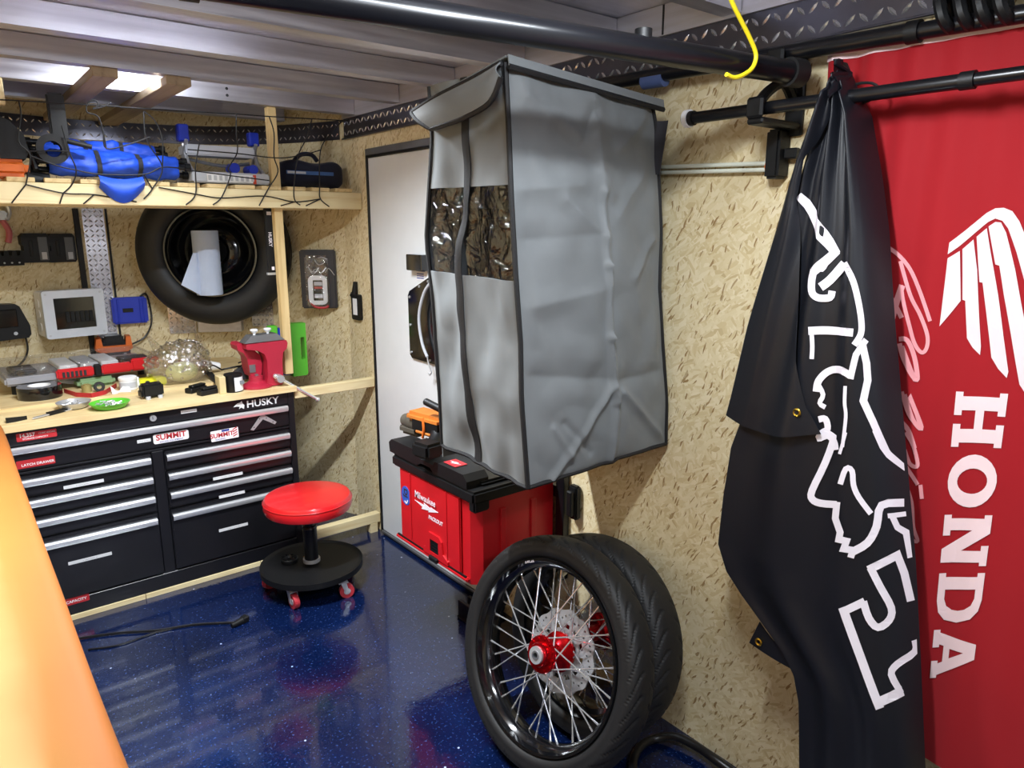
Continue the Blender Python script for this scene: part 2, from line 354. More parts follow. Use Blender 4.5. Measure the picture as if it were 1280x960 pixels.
def solo(mb, name, m, label, cat, group=None, kind=None, M=None, smooth=0.6):
    """one-mesh thing; mesh given in world space unless M is given, origin moved to its base"""
    if M is None:
        vs = [v.co for v in mb.bm.verts]; lo = [min(v[i] for v in vs) for i in range(3)]; hi = [max(v[i] for v in vs) for i in range(3)]
        M = Matrix.Translation(Vector(((lo[0] + hi[0]) / 2, (lo[1] + hi[1]) / 2, lo[2])))
        bmesh.ops.transform(mb.bm, matrix=M.inverted(), verts=mb.bm.verts[:])
    me = mb.data(name, smooth); o = bpy.data.objects.new(name, me); COL.objects.link(o); o.matrix_world = M
    if m: me.materials.append(m)
    WM[o.name] = M.copy()
    if label: o['label'] = label
    if cat: o['category'] = cat
    if group: o['group'] = group
    if kind: o['kind'] = kind
    return o
def struct(mb, name, m, smooth=0.6):
    o = solo(mb, name, m, None, None, kind='structure', M=I4, smooth=smooth); return o
def text(mb, s, size, M, depth=0.0006, bold=0.0, shear=0.0, align='CENTER', sx=1.0):
    cu = bpy.data.curves.new('t', 'FONT'); cu.body = s; cu.size = size; cu.align_x = align; cu.align_y = 'CENTER'
    cu.offset = bold * size; cu.shear = shear; cu.extrude = depth / 2; cu.resolution_u = 3
    ob = bpy.data.objects.new('t', cu); me = bpy.data.meshes.new_from_object(ob)
    vs = [(v.co.x * sx, v.co.y, v.co.z + depth / 2) for v in me.vertices]; fs = [tuple(p.vertices) for p in me.polygons]
    mb.raw(vs, fs, M); bpy.data.objects.remove(ob); bpy.data.curves.remove(cu); bpy.data.meshes.remove(me)
    return mb
def rect(x0, x1, y0, y1): return [(x0, y0), (x1, y0), (x1, y1), (x0, y1)]
def rrect(x0, x1, y0, y1, r, k=4):
    out = []
    for cx, cy, a in ((x1 - r, y0 + r, -PI / 2), (x1 - r, y1 - r, 0), (x0 + r, y1 - r, PI / 2), (x0 + r, y0 + r, PI)):
        for i in range(k + 1): out.append((cx + r * math.cos(a + PI / 2 * i / k), cy + r * math.sin(a + PI / 2 * i / k)))
    return out
def circ(cx, cy, r, n=16, ry=None): return [(cx + r * math.cos(2 * PI * k / n), cy + (ry or r) * math.sin(2 * PI * k / n)) for k in range(n)]
def stroke(pts, w, k=5):
    """outline polygon of a 2-D polyline with width w"""
    P = [Vector((p[0], p[1], 0)) for p in pts]; P = catmull(P, k) if (k and len(P) > 2) else P
    L, R = [], []
    for i, p in enumerate(P):
        t = P[min(i + 1, len(P) - 1)] - P[max(i - 1, 0)]; t = t.normalized() if t.length > 1e-9 else Vector((1, 0, 0)); n = Vector((-t.y, t.x, 0))
        ww = w if not callable(w) else w(i / (len(P) - 1))
        L.append((p + n * ww / 2)[:2]); R.append((p - n * ww / 2)[:2])
    return L, R

# ================================================================== THE TRAILER SHELL
CX = -0.985; XL = 2 * CX; ZC = 2.085; YB = -4.3
half = [(0.0, 0.25), (-0.05, 0.37), (-0.115, 0.505), (-0.18, 0.62), (-0.25, 0.70), (-0.34, 0.79), (-0.44, 0.86), (-0.55, 0.91), (-0.68, 0.95), (-0.82, 0.985), (CX, 1.0)]
NOSE = half + [(2 * CX - x, y) for x, y in reversed(half[:-1])]
def nose_y(x):
    for (x0, y0), (x1, y1) in zip(NOSE, NOSE[1:]):
        if x1 <= x <= x0: return y0 + (y1 - y0) * (x - x0) / (x1 - x0)
    return 0.25
def on_nose(u, v, off=0.0):
    d = ray(u, v); d = d / d.y; lo, hi = 2.8, 4.6
    for _ in range(50):
        t = (lo + hi) / 2; P = CAM + d * t
        if P.y > nose_y(P.x) or P.x > 0: hi = t
        else: lo = t
    P = CAM + d * lo
    dx = 0.04; tg = Vector((2 * dx, nose_y(min(P.x + dx, -0.001)) - nose_y(P.x - dx), 0)).normalized()
    n = tg.cross(Vector((0, 0, 1)))
    return frame(P + n * off, tg, (0, 0, 1))
def wall(name, pts, z0, z1, m, th=0.02, side=1):
    """vertical wall along a plan polyline, uv in metres, thickness away from the room"""
    bm = bmesh.new(); uvl = bm.loops.layers.uv.new('UVMap'); s = 0; prev = None; cols = []
    for i, p in enumerate(pts):
        if prev: s += math.dist(p, prev)
        prev = p
        a = pts[max(i - 1, 0)]; b = pts[min(i + 1, len(pts) - 1)]
        t = Vector((b[0] - a[0], b[1] - a[1], 0)).normalized(); n = Vector((t.y, -t.x, 0)) * side * th
        cols.append((s, [bm.verts.new(v) for v in ((p[0], p[1], z0), (p[0], p[1], z1), (p[0] + n.x, p[1] + n.y, z0), (p[0] + n.x, p[1] + n.y, z1))]))
    def face(vs, uvs):
        f = bm.faces.new(vs)
        for l, q in zip(f.loops, uvs): l[uvl].uv = q
    for (s0, a), (s1, b) in zip(cols, cols[1:]):
        face([a[0], b[0], b[1], a[1]], [(s0, z0), (s1, z0), (s1, z1), (s0, z1)])
        face([a[2], a[3], b[3], b[2]], [(s0, z0), (s0, z1), (s1, z1), (s1, z0)])
        face([a[1], b[1], b[3], a[3]], [(s0, z1), (s1, z1), (s1, z1), (s0, z1)])
        face([a[0], a[2], b[2], b[0]], [(s0, z0), (s0, z0), (s1, z0), (s1, z0)])
    for s0, a in (cols[0], cols[-1]): face([a[0], a[1], a[3], a[2]], [(s0, z0), (s0, z1), (s0, z1), (s0, z0)])
    bmesh.ops.recalc_face_normals(bm, faces=bm.faces[:])
    me = bpy.data.meshes.new(name); bm.to_mesh(me); bm.free(); me.materials.append(m)
    o = bpy.data.objects.new(name, me); COL.objects.link(o); o['kind'] = 'structure'; WM[o.name] = I4.copy(); return o
fl = MB(); fl.prism([[(0.02, YB), (0.02, 0.25)] + [(x, y + 0.02) for x, y in NOSE] + [(XL - 0.02, 0.25), (XL - 0.02, YB)]], -0.03, 0.0)
struct(fl, 'floor', FLOOR)
wall_r = wall('wall_right', [(0, YB), (0, -0.9), (0, 0.25)], 0, ZC, OSB)
wall('wall_front', NOSE, 0, ZC, OSB)
wall('wall_left', [(XL, 0.25), (XL, YB)], 0, ZC, OSB)
wall('wall_back', [(XL, YB), (0, YB)], 0, ZC, ALU)
ce = MB(); ce.prism([[(0.02, YB), (0.02, 0.25)] + [(x, y + 0.02) for x, y in NOSE] + [(XL - 0.02, 0.25), (XL - 0.02, YB)]], ZC, ZC + 0.02)
ceiling = struct(ce, 'ceiling', ALU)
BOWS = [-1.15 + 0.405 * k for k in range(-7, 5)]
for y in BOWS:
    b = MB(); e = 0.02
    if y > 0.2:
        xs = [x for x, yy in NOSE if yy >= y + 0.05]; xr, xl_ = max(xs), min(xs)
    else: xr, xl_ = -0.012, XL + 0.012
    b.box(xl_, xr, y, y + 0.038, 2.015, ZC - 0.0005, 0.003, 1)
    b.box(xl_, xr, y - 0.0, y + 0.055, 2.0145, 2.0185)      # bottom flange
    part(b, 'roof_bow', ALU, ceiling)
    if abs(y - 0.065) < 0.01:
        h = MB()
        for zz in (2.036, 2.062): h.cyl((-0.578, y - 0.0006, zz), (-0.578, y + 0.004, zz), 0.006, n=10)
        part(h, 'bolt_hole', SEAM, ceiling)
# side rails and tread-plate cove trims
for nm, x0, x1 in (('trim_1', -0.012, -0.001), ('trim_2', XL + 0.001, XL + 0.012)):
    t = MB(); t.box(x0, x1, YB + 0.01, 0.2, 2.008, ZC - 0.001); o = struct(t, nm, ALUY)
    j = MB()
    for yy in (-1.72, -2.9): j.box(x0 - 0.001, x1 + 0.001, yy - 0.003, yy + 0.003, 2.01, ZC - 0.002)
    part(j, 'rail_joint', SEAM, o)
def lugs(mb, length, height, fn, p=0.030, ll=0.023, lw=0.0065, lh=0.0022):
    """tread-plate lugs; fn(s,h,o) -> world point"""
    ni = int(length / p); nj = max(1, int(height / p))
    for i in range(ni):
        for j in range(nj):
            s0, h0 = (i + 0.5) * length / ni, (j + 0.5) * height / nj; a = PI / 4 if (i + j) % 2 else -PI / 4
            ca, sa = math.cos(a), math.sin(a); vs = []
            for (dx, dy, o) in ((-ll / 2, 0, 0), (-ll / 5, -lw / 2, 0), (ll / 5, -lw / 2, 0), (ll / 2, 0, 0), (ll / 5, lw / 2, 0), (-ll / 5, lw / 2, 0), (-ll / 4, 0, lh), (ll / 4, 0, lh)):
                vs.append(fn(s0 + dx * ca - dy * sa, h0 + dx * sa + dy * ca, o))
            mb.raw(vs, [(0, 1, 6), (1, 2, 7, 6), (2, 3, 7), (3, 4, 7), (4, 5, 6, 7), (5, 0, 6)])
t = MB(); t.box(-0.005, -0.0005, YB + 0.02, 0.2, 1.921, 2.008); t.box(-0.02, -0.0005, YB + 0.02, 0.2, 1.915, 1.921, 0.002, 1)
tr3 = struct(t, 'trim_3', TREADK)
g = MB(); lugs(g, 3.4, 0.087, lambda s, h, o: (-0.005 - o, 0.2 - s, 1.921 + h), 0.029, 0.030, 0.0085, 0.0028); part(g, 'tread_lug', TREAD, tr3, kind='stuff')
# along the nose
arc = [(0.0, Vector((NOSE[0][0], NOSE[0][1], 0)))]
for p in NOSE[1:]:
    q = Vector((p[0], p[1], 0)); arc.append((arc[-1][0] + (q - arc[-1][1]).length, q))
def arcpt(s, off=0.0):
    for (s0, a), (s1, b) in zip(arc, arc[1:]):
        if s <= s1 or s1 == arc[-1][0]:
            t = (b - a).normalized(); return a + t * (s - s0) + Vector((t.y, -t.x, 0)) * (-off) * -1 if False else a + t * (s - s0) + Vector((-t.y, t.x, 0)) * off
AL = arc[-1][0]
t = MB(); t.sheet(lambda u, v: arcpt(AL * u, 0.004) + Vector((0, 0, 1.921 + 0.087 * v)), 60, 1, 0.003)
tr4 = struct(t, 'trim_4', TREADK)
g = MB(); lugs(g, 2.0, 0.087, lambda s, h, o: arcpt(s, 0.0068 + o) + Vector((0, 0, 1.921 + h)), 0.029); part(g, 'tread_lug', TREAD, tr4, kind='stuff')
# vertical tread strip at the nose apex with a black edge strip
F1 = on_nose(122, 320, 0.002); F1 = Matrix.Translation((0, 0, 0.80 - F1.translation.z)) @ F1
t = MB(); t.box(-0.046, 0.046, 0, 0.80, 0, 0.004, M=F1); tr5 = struct(t, 'trim_5', TREAD)
g = MB(); lugs(g, 0.80, 0.092, lambda s, h, o: F1 @ Vector((h - 0.046, s, 0.004 + o)), 0.023, 0.021, 0.006, 0.003); part(g, 'tread_lug', TREAD, tr5, kind='stuff')
t = MB(); t.box(-0.085, -0.06, 0, 0.80, 0, 0.02, 0.002, 1, M=F1); t.box(0.052, 0.062, 0, 0.80, 0, 0.006, M=F1); struct(t, 'trim_6', BLACK)
# tread pieces behind the spare tire
for nm, (u, v, w, h) in (('trim_7', (228, 400, 0.13, 0.14)), ('trim_8', (328, 385, 0.12, 0.2))):
    F = on_nose(u, v, 0.002); t = MB(); t.box(-w / 2, w / 2, -h / 2, h / 2, 0, 0.004, M=F); o = struct(t, nm, TREAD)
    g = MB(); lugs(g, w, h, lambda s, hh, o2: F @ Vector((s - w / 2, hh - h / 2, 0.004 + o2)), 0.023, 0.02, 0.006, 0.003); part(g, 'tread_lug', TREAD, o, kind='stuff')
F = on_nose(278, 405, 0.004); t = MB(); t.box(-0.11, 0.11, -0.035, 0.035, 0, 0.06, 0.004, 1, M=F); struct(t, 'trim_9', ALU)

# ---- side door in the right wall
door = thing('door_1', None, None, fr_right((0, -0.035, 0.012)), kind='structure')
DW, DH = 0.88, 1.815
d = MB(); d.box(0.012, DW - 0.012, 0.014, DH - 0.012, 0.002, 0.014, 0.002, 1); part(d, 'door_panel', DOORW, door)
for nm, q in (('jamb', (0, 0.012, 0, DH)), ('jamb', (DW - 0.012, DW, 0, DH)), ('head_rail', (0.012, DW - 0.012, DH - 0.012, DH)), ('sill', (0, DW, 0.0, 0.012))):
    d = MB(); d.box(q[0], q[1], q[2], q[3], 0.001, 0.022, 0.002, 1); part(d, nm, BLKMETAL if nm != 'sill' else GALV, door)
d = MB(); d.box(-0.02, DW, DH, DH + 0.03, 0.001, 0.012, 0.002, 1); part(d, 'drip_rail', GALV, door)

# ---- ceiling lights (outside the frame, rear one an added fill) and the small work lamp in the nose bay
for i, (x, y, z, sx, sy, w) in enumerate(LAMPS):
    o = thing('ceiling_light', ['slim white led ceiling light nearest the nose shelf', 'slim white led ceiling light above the wheels', 'added slim white led fill light near the rear end'][i], 'light', Matrix.Translation((x, y, z - 0.03)), 'led ceiling strips')
    b = MB(); b.box(-sx / 2 - 0.01, sx / 2 + 0.01, -0.04, 0.04, 0.004, 0.04, 0.004, 1); part(b, 'housing', WHITE, o)
    b = MB(); b.box(-sx / 2, sx / 2, -0.034, 0.034, -0.003, 0.004, 0.001, 1); part(b, 'diffuser', LED, o)
x, y, z, sx, sy, w = NOSE_LAMP
o = thing('work_light', 'bright led bar tucked behind a roof bow between two boards', 'light', Matrix.Translation((x, y - 0.045, 2.02)))
b = MB(); b.box(-sx / 2 - 0.01, sx / 2 + 0.01, -0.0, 0.03, 0.002, 0.05, 0.004, 1); part(b, 'housing', WHITE, o)
b = MB(); b.box(-sx / 2, sx / 2, 0.03, 0.034, 0.006, 0.046, 0.001, 1); part(b, 'diffuser', m_emit('work_led', '#f4f8ff', 9.0), o)
area('work_light_beam', (x, y + 0.0, 2.043), sx, 0.03, w, (math.radians(60), 0, 0))

# two short boards running forward under the roof bows
for (u0, u1, lab) in ((-1.125, -1.05, 'dark weathered board under the ceiling, left of the bright light'), (-0.905, -0.825, 'pale board under the ceiling, right of the bright light')):
    b = MB(); b.box(u0, u1, -0.33, 0.93, 1.985, 2.0142, 0.002, 1); solo(b, 'ceiling_board', OLDWOOD, lab, 'board', 'boards fixed under the ceiling')

# ================================================================== SHELF, COUNTER FRAME, TOOL CHEST
sh = thing('overhead_shelf', 'long pine overhead shelf across the nose of the trailer', 'shelf', Matrix.Translation((CX, 0.05, 1.593)))
b = MB(); b.box(XL + 0.003, -0.003, 0.05, 0.088, 1.593, 1.668, 0.003, 1); part(b, 'front_rail', PINE_X, sh, True)
b = MB(); b.box(XL + 0.13, -0.13, 0.40, 0.438, 1.593, 1.668, 0.003, 1); part(b, 'back_rail', PINE_X, sh, True)
for k in range(17):
    xc = -0.09 - k * 0.112; ye = min(0.43, nose_y(xc - 0.045) - 0.02, nose_y(xc + 0.045) - 0.02)
    b = MB(); b.box(xc - 0.042, xc + 0.042, 0.052, ye, 1.669, 1.685, 0.002, 1); part(b, 'slat', PINE_Y, sh, True)
pt = at(341, 200, 1, 0.11); pb = at(352, 350, 1, 0.11)
b = MB(); b.box(pb.x - 0.019, pb.x + 0.019, 0.0895, 0.125, 0.85, 2.0135, 0.002, 1); part(b, 'post', PINE_Z, sh, True)
POSTX = pb.x
# ledge and bottom board right of the chest
b = MB(); b.box(-0.405, -0.003, 0.0, 0.036, 0.752, 0.797, 0.003, 1)
solo(b, 'bench_ledge', PINE_X, 'pine ledge between the tool chest and the white door', 'ledge')
b = MB(); b.box(-0.40, -0.003, 0.0, 0.04, 0.048, 0.098, 0.003, 1); b.box(-0.06, -0.02, 0.0, 0.04, 0.0, 0.048); b.box(-0.39, -0.35, 0.0, 0.04, 0.0, 0.048)
solo(b, 'floor_rail', PINE_X, 'low pine rail near the floor between the tool chest and door', 'rail')

TX0, TX1 = -1.578, -0.41; TD = 0.60; TZ0, TZ1 = 0.022, 0.79
tc = thing('tool_chest', 'wide black nine drawer tool chest with long brushed handles', 'tool chest', Matrix.Translation(((TX0 + TX1) / 2, 0, 0)))
b = MB(); b.box(TX0, TX1, 0.012, TD, TZ0, TZ1, 0.004, 1); part(b, 'body', TOOLBLACK, tc, True)
for x0, x1 in ((TX0, -1.10), (-1.098, -0.62), (-0.618, TX1)):
    b = MB(); b.box(x0, x1, -0.004, 0.05, 0.0, 0.0215, 0.001, 1); part(b, 'skid_board', PINE_X, tc, True)
for q in ((TX0, TX0 + 0.03, TZ0, TZ1), (TX1 - 0.03, TX1, TZ0, TZ1)):
    b = MB(); b.box(q[0], q[1], 0.0, 0.0125, q[2], q[3], 0.003, 1); part(b, 'stile', TOOLBLACK, tc, True)
b = MB(); b.box(TX0 + 0.03, TX1 - 0.03, 0.0, 0.0125, TZ0, 0.088, 0.003, 1); part(b, 'bottom_rail', TOOLBLACK, tc, True)
b = MB(); b.box(TX0 + 0.03, TX1 - 0.03, 0.0, 0.0125, 0.622, 0.632, 0.002, 1); part(b, 'cross_rail', TOOLBLACK, tc, True)
MID = -0.995
b = MB(); b.box(MID - 0.022, MID + 0.022, 0.0, 0.0125, 0.088, 0.622, 0.003, 1); part(b, 'centre_stile', TOOLBLACK, tc, True)
b = MB(); b.box(TX0 + 0.03, TX1 - 0.03, 0.001, 0.0125, 0.732, TZ1, 0.002, 1); part(b, 'top_rail', TOOLBLACK, tc, True)
def drawer(x0, x1, z0, z1, hz):
    b = MB(); b.box(x0 + 0.003, x1 - 0.003, -0.006, 0.011, z0 + 0.003, z1 - 0.003, 0.004, 2); dr = part(b, 'drawer', TOOLBLACK, tc, True)
    h = MB()   # curved lip handle: extruded profile along x
    prof = [(-0.006, hz + 0.012), (-0.016, hz + 0.0125), (-0.0235, hz + 0.007), (-0.024, hz - 0.003), (-0.019, hz - 0.0125), (-0.0165, hz - 0.012), (-0.0195, hz - 0.002), (-0.018, hz + 0.004), (-0.006, hz + 0.005)]
    h.ring([[(x, y, z) for y, z in prof] for x in (x0 + 0.008, x1 - 0.008)]); part(h, 'handle', HANDLE, dr, True)
    return dr
drawer(TX0 + 0.03, TX1 - 0.03, 0.634, 0.732, 0.718)
zs = [(0.548, 0.620, 0.598), (0.466, 0.544, 0.520), (0.386, 0.462, 0.438), (0.092, 0.382, 0.338)]
zs = [(0.535, 0.620, 0.590), (0.455, 0.531, 0.507), (0.368, 0.451, 0.425), (0.092, 0.364, 0.330)]
for z0, z1, hz in zs:
    drawer(TX0 + 0.03, MID - 0.022, z0, z1, hz); drawer(MID + 0.022, TX1 - 0.03, z0, z1, hz)
def fface(u, v, y=-0.0062): return fr_front(at(u, v, 1, y))
# lettering and stickers on the chest
b = MB(); F = fface(325, 503.5, 0.0005); text(b, 'HUSKY', 0.043, F @ Matrix.Translation((0.012, 0, 0)), 0.0008, 0.02, sx=1.05)
b.prism([[(-0.115, -0.002), (-0.098, 0.012), (-0.086, 0.014), (-0.078, 0.020), (-0.076, 0.010), (-0.068, 0.0), (-0.071, -0.016), (-0.083, -0.008), (-0.092, -0.014), (-0.088, -0.004), (-0.10, -0.001)]], 0, 0.0008, F)
part(b, 'logo', TAPEW, tc, True)
def sticker(u, v, w, h, m, txts, y=-0.0063, tilt=0.0, nm='sticker', rnd=0.003, lab=None):
    F = fface(u, v, y) @ Matrix.Rotation(tilt, 4, 'Z'); b = MB(); b.prism([rrect(-w / 2, w / 2, -h / 2, h / 2, rnd)], 0, 0.0008, F); s = part(b, nm, m, tc, True, label=lab)
    for (tx, size, dx, dy, mm, bold) in txts:
        b = MB(); text(b, tx, size, F @ Matrix.Translation((dx, dy, 0.0009)), 0.0003, bold); part(b, 'print', mm, s, True)
    return s
sticker(46, 544, 0.125, 0.030, STICKR, [('14,357', 0.018, -0.03, 0.005, STICKW, 0.02), ('CUBIC INCHES', 0.008, 0.032, 0.006, STICKW, 0), ('STORAGE CAPACITY', 0.0085, -0.005, -0.008, STICKW, 0.01)], 0.0004)
sticker(45, 578, 0.12, 0.030, STICKR, [('LATCH DRAWER', 0.0135, 0.006, -0.004, STICKW, 0.02)])
sticker(88, 752, 0.13, 0.03, STICKR, [('CAPACITY', 0.015, 0.02, -0.002, STICKW, 0.02)], -0.0006)
s = sticker(214, 546, 0.135, 0.040, STICKW, [('SUMMIT', 0.032, 0.0, 0.004, STICKR, 0.03), ('RACING EQUIPMENT', 0.0095, 0.0, -0.0145, STICKB, 0.01)], tilt=0.0, rnd=0.008)
s = sticker(281, 543, 0.115, 0.046, STICKW, [('SUMMIT', 0.027, -0.012, 0.0, STICKR, 0.03), ('RACING', 0.011, -0.02, -0.017, STICKB, 0.01)], tilt=0.02)
F = fface(281, 543, -0.0073) @ Matrix.Rotation(0.02, 4, 'Z')
b = MB(); b.box(-0.012, 0.02, 0.013, 0.022, 0, 0.0003, M=F); part(b, 'flag_print', STICKB, s, True)
b = MB()
for k in range(4): b.prism([[(0.034, -0.018 + k * 0.010), (0.053, -0.010 + k * 0.010), (0.053, -0.005 + k * 0.010), (0.034, -0.013 + k * 0.010)]], 0, 0.0003, F)
part(b, 'stripe_print', STICKR, s, True)
for (u, v, w, y) in ((105, 605, 0.135, -0.0063), (113, 698, 0.15, -0.0063), (180, 551, 0.05, -0.0062), (236, 514, 0.062, 0.0004), (285, 595, 0.125, -0.0063), (290, 618, 0.11, -0.0063), (292, 659, 0.125, -0.0063)):
    s = sticker(u, v, w, 0.013, TAPEW, [('- ---- ---- --', 0.012, 0, 0, GREYINK, 0)], y, nm='label_strip', rnd=0.001)
b = MB(); b.cyl(at(191, 522.5, 1, 0.001), at(191, 522.5, 1, 0.001) + Vector((0, -0.008, 0)), 0.0125, n=20); lk = part(b, 'lock', STEEL, tc, True)
b = MB(); P = at(191, 522.5, 1, -0.0075); b.box(P.x - 0.0012, P.x + 0.0012, -0.0085, -0.006, P.z - 0.006, P.z + 0.006); part(b, 'keyhole', SEAM, lk, True)
b = MB()
for dx in (0, 0.035): b.box(-0.014 + dx, 0.006 + dx, -0.004, 0.004, 0, 0.001, M=fface(277, 556, -0.0004))
part(b, 'maker_mark', GREYINK, tc, True)
# corner brace stuck on the top drawer
F = fface(327, 522, -0.0065); b = MB()
b.prism([[(-0.052, -0.046), (-0.040, -0.052), (0.004, -0.008), (0.056, -0.040), (0.064, -0.030), (0.008, 0.014), (-0.002, 0.014)],
         circ(-0.036, -0.038, 0.003, 8), circ(-0.010, -0.004, 0.003, 8), circ(0.020, -0.006, 0.003, 8), circ(0.048, -0.028, 0.003, 8)], 0, 0.003, F)
solo(b, 'corner_brace', STEEL, 'flat steel corner brace stuck on the top drawer front', 'bracket')

# countertop boards clipped to the nose
ct = thing('countertop', 'pine board countertop on the black tool chest', 'countertop', Matrix.Translation((CX, 0.1, 0.79)))
def board(y0, y1, z0, z1, nm='board'):
    N = 24; xr = [min(-0.0, 0)]; pts = []
    def clampx(x, y):
        return x
    lo = max(XL, -1.9); x0, x1 = -1.62, -0.403
    if y0 >= 0.2: x0, x1 = -1.70, -0.405
    pts = [(x0, y0), (x1, y0)]
    for k in range(N + 1):
        x = x1 + (x0 - x1) * k / N; pts.append((x, min(y1, nose_y(x) - 0.012)))
    b = MB(); b.prism([pts], z0, z1); return part(b, nm, PLY_X, ct, True)
board(-0.022, 0.226, 0.791, 0.815); board(0.229, 0.45, 0.791, 0.829); board(0.453, 1.0, 0.791, 0.829)
CZ1, CZ2 = 0.815, 0.829

# ================================================================== WHEELS
def make_wheel(name, label, C, nrm, R, rr, tw, group, rear=False, rot=0.0):
    n = Vector(nrm).normalized(); up = (Vector((0, 0, 1)) - n * n.z).normalized(); right = up.cross(n)
    M = Matrix(((right.x, up.x, n.x, C[0]), (right.y, up.y, n.y, C[1]), (right.z, up.z, n.z, C[2]), (0, 0, 0, 1)))
    w = thing(name, label, 'wheel', M, group)
    # tyre: cross-section swept round, with curved grooves pressed into the tread
    NT_, NP = 900, 48; G = 36; vs = []; fs = []
    for i in range(NT_):
        th = 2 * PI * i / NT_
        for j in range(NP):
            ph = -2.45 + 4.9 * j / (NP - 1)                     # -: far bead, 0: crown, +: near bead
            h = R - rr; rad = rr + h * (0.5 + 0.5 * math.cos(ph)) ** 0.62 if abs(ph) < 2.45 else rr
            cr = math.cos(ph); hh = h / 2
            rad = rr - 0.004 + hh + hh * (abs(cr) ** 0.75) * (1 if cr > 0 else -1) * (1.0 if cr > 0 else 1.0)
            z = tw / 2 * (abs(math.sin(ph)) ** 0.72) * (1 if ph > 0 else -1)
            a = abs(ph); g = 0.0
            if 0.16 < a < 1.45:
                q = (th * G / (2 * PI) + (0.5 if ph > 0 else 0) + 1.15 * (a - 0.16) ** 1.3) % 1.0
                wdt = 0.24 * (1.1 - 0.45 * a)
                if q < wdt: g = 0.005 * (1 - abs(q / wdt - 0.5) * 2) ** 0.5 * min(1, (a - 0.16) * 8) * min(1, (1.45 - a) * 6)
            if 1.5 < a < 1.62: g = 0.0015
            rad -= g * max(0.25, cr); z -= g * math.sin(ph) * 0.6
            vs.append((rad * math.cos(th), rad * math.sin(th), z))
    for i in range(NT_):
        for j in range(NP - 1):
            a, b2 = i * NP + j, ((i + 1) % NT_) * NP + j; fs.append((a, b2, b2 + 1, a + 1))
    t = MB(); t.raw(vs, fs); part(t, 'tire', RUBBER, w, smooth=0.9)
    # rim
    hw = tw * 0.42
    prof = [(rr + 0.004, hw), (rr + 0.002, hw + 0.004), (rr - 0.006, hw + 0.003), (rr - 0.010, hw - 0.012), (rr - 0.022, hw - 0.022), (rr - 0.026, 0.010), (rr - 0.026, -0.010), (rr - 0.022, -hw + 0.022), (rr - 0.010, -hw + 0.012), (rr - 0.006, -hw - 0.003), (rr + 0.002, -hw - 0.004), (rr + 0.004, -hw), (rr - 0.004, -hw + 0.02), (rr - 0.014, 0), (rr - 0.004, hw - 0.02)]
    t = MB(); t.lathe(prof, 96, closed=True); rim = part(t, 'rim', GLOSSBLACK, w)
    t = MB()
    for a in (2.02,): text(t, 'EXCEL', 0.013, Matrix.Rotation(a - PI / 2, 4, 'Z') @ Matrix.Translation((0, rr - 0.0065, hw + 0.0038)) @ Matrix.Rotation(-0.35, 4, 'X'), 0.0006, 0.02)
    part(t, 'rim_decal', PRINTW, rim)
    # hub
    hz = 0.036 + (0.02 if rear else 0)
    t = MB(); t.lathe([(0.014, hz + 0.022), (0.030, hz + 0.022), (0.034, hz + 0.016), (0.034, hz + 0.006), (0.050, hz + 0.006), (0.052, hz + 0.002), (0.052, hz - 0.005), (0.040, hz - 0.008), (0.026, hz - 0.020), (0.024, 0), (0.026, -hz + 0.020), (0.042, -hz + 0.008), (0.056, -hz + 0.005), (0.056, -hz - 0.003), (0.034, -hz - 0.008), (0.034, -hz - 0.02), (0.014, -hz - 0.02)], 40, closed=True)
    hub = part(t, 'hub', REDANOD, w)
    t = MB()
    for k in range(12):
        a = 2 * PI * k / 12; t.cyl((0.043 * math.cos(a), 0.043 * math.sin(a), hz + 0.0055), (0.043 * math.cos(a), 0.043 * math.sin(a), hz + 0.009), 0.0045, n=8)
    part(t, 'flange_bolt', REDANOD, hub)
    t = MB(); t.lathe([(0.011, hz + 0.028), (0.024, hz + 0.028), (0.0245, hz + 0.021), (0.011, hz + 0.021)], 24, closed=True); part(t, 'bearing', STEEL, hub)
    t = MB(); t.lathe([(0.008, hz + 0.030), (0.0125, hz + 0.030), (0.0125, -hz - 0.028), (0.008, -hz - 0.028)], 20, closed=True); part(t, 'axle_spacer', GALV, hub)
    # spokes
    for k in range(36):
        side = 1 if k % 2 else -1; a_r = 2 * PI * (k + 0.5) / 36 + rot
        d = (0.95 if (k // 2) % 2 else -0.95); a_h = a_r + d
        p0 = Vector((0.046 * math.cos(a_h), 0.046 * math.sin(a_h), side * (hz + 0.001))); p1 = Vector(((rr - 0.024) * math.cos(a_r), (rr - 0.024) * math.sin(a_r), side * 0.008))
        t = MB(); t.cyl(p0, p1, 0.0021, n=6); q = p1 + (p0 - p1).normalized() * 0.022; t.cyl(p1, q, 0.0033, 0.0028, n=6); part(t, 'spoke', CHROME, w)
    # brake disc (far side), drilled and slotted
    sz = -hz - 0.012; ro = 0.118 if not rear else 0.10
    outer = []
    for k in range(144):
        a = 2 * PI * k / 144; r_ = ro + 0.0035 * math.cos(12 * a); outer.append((r_ * math.cos(a), r_ * math.sin(a)))
    holes = [circ(0, 0, 0.052, 40)]
    for k in range(12):
        a = 2 * PI * k / 12
        holes.append([( (0.066 * math.cos(a + s_) if e else 0.079 * math.cos(a + s_)), (0.066 * math.sin(a + s_) if e else 0.079 * math.sin(a + s_))) for e, s_ in ((1, -0.13), (1, 0.13), (0, 0.16), (0, -0.10))])
        for da, r_ in ((0.0, 0.106), (0.13, 0.099), (0.26, 0.092), (0.39, 0.106)):
            if r_ < ro - 0.006: holes.append(circ(r_ * math.cos(a + da), r_ * math.sin(a + da), 0.0036, 8))
    t = MB(); t.prism([outer] + holes, sz - 0.004, sz); part(t, 'brake_disc', mat('disc_steel', '#b9babd', 0.35, 0.4), w)
    return w
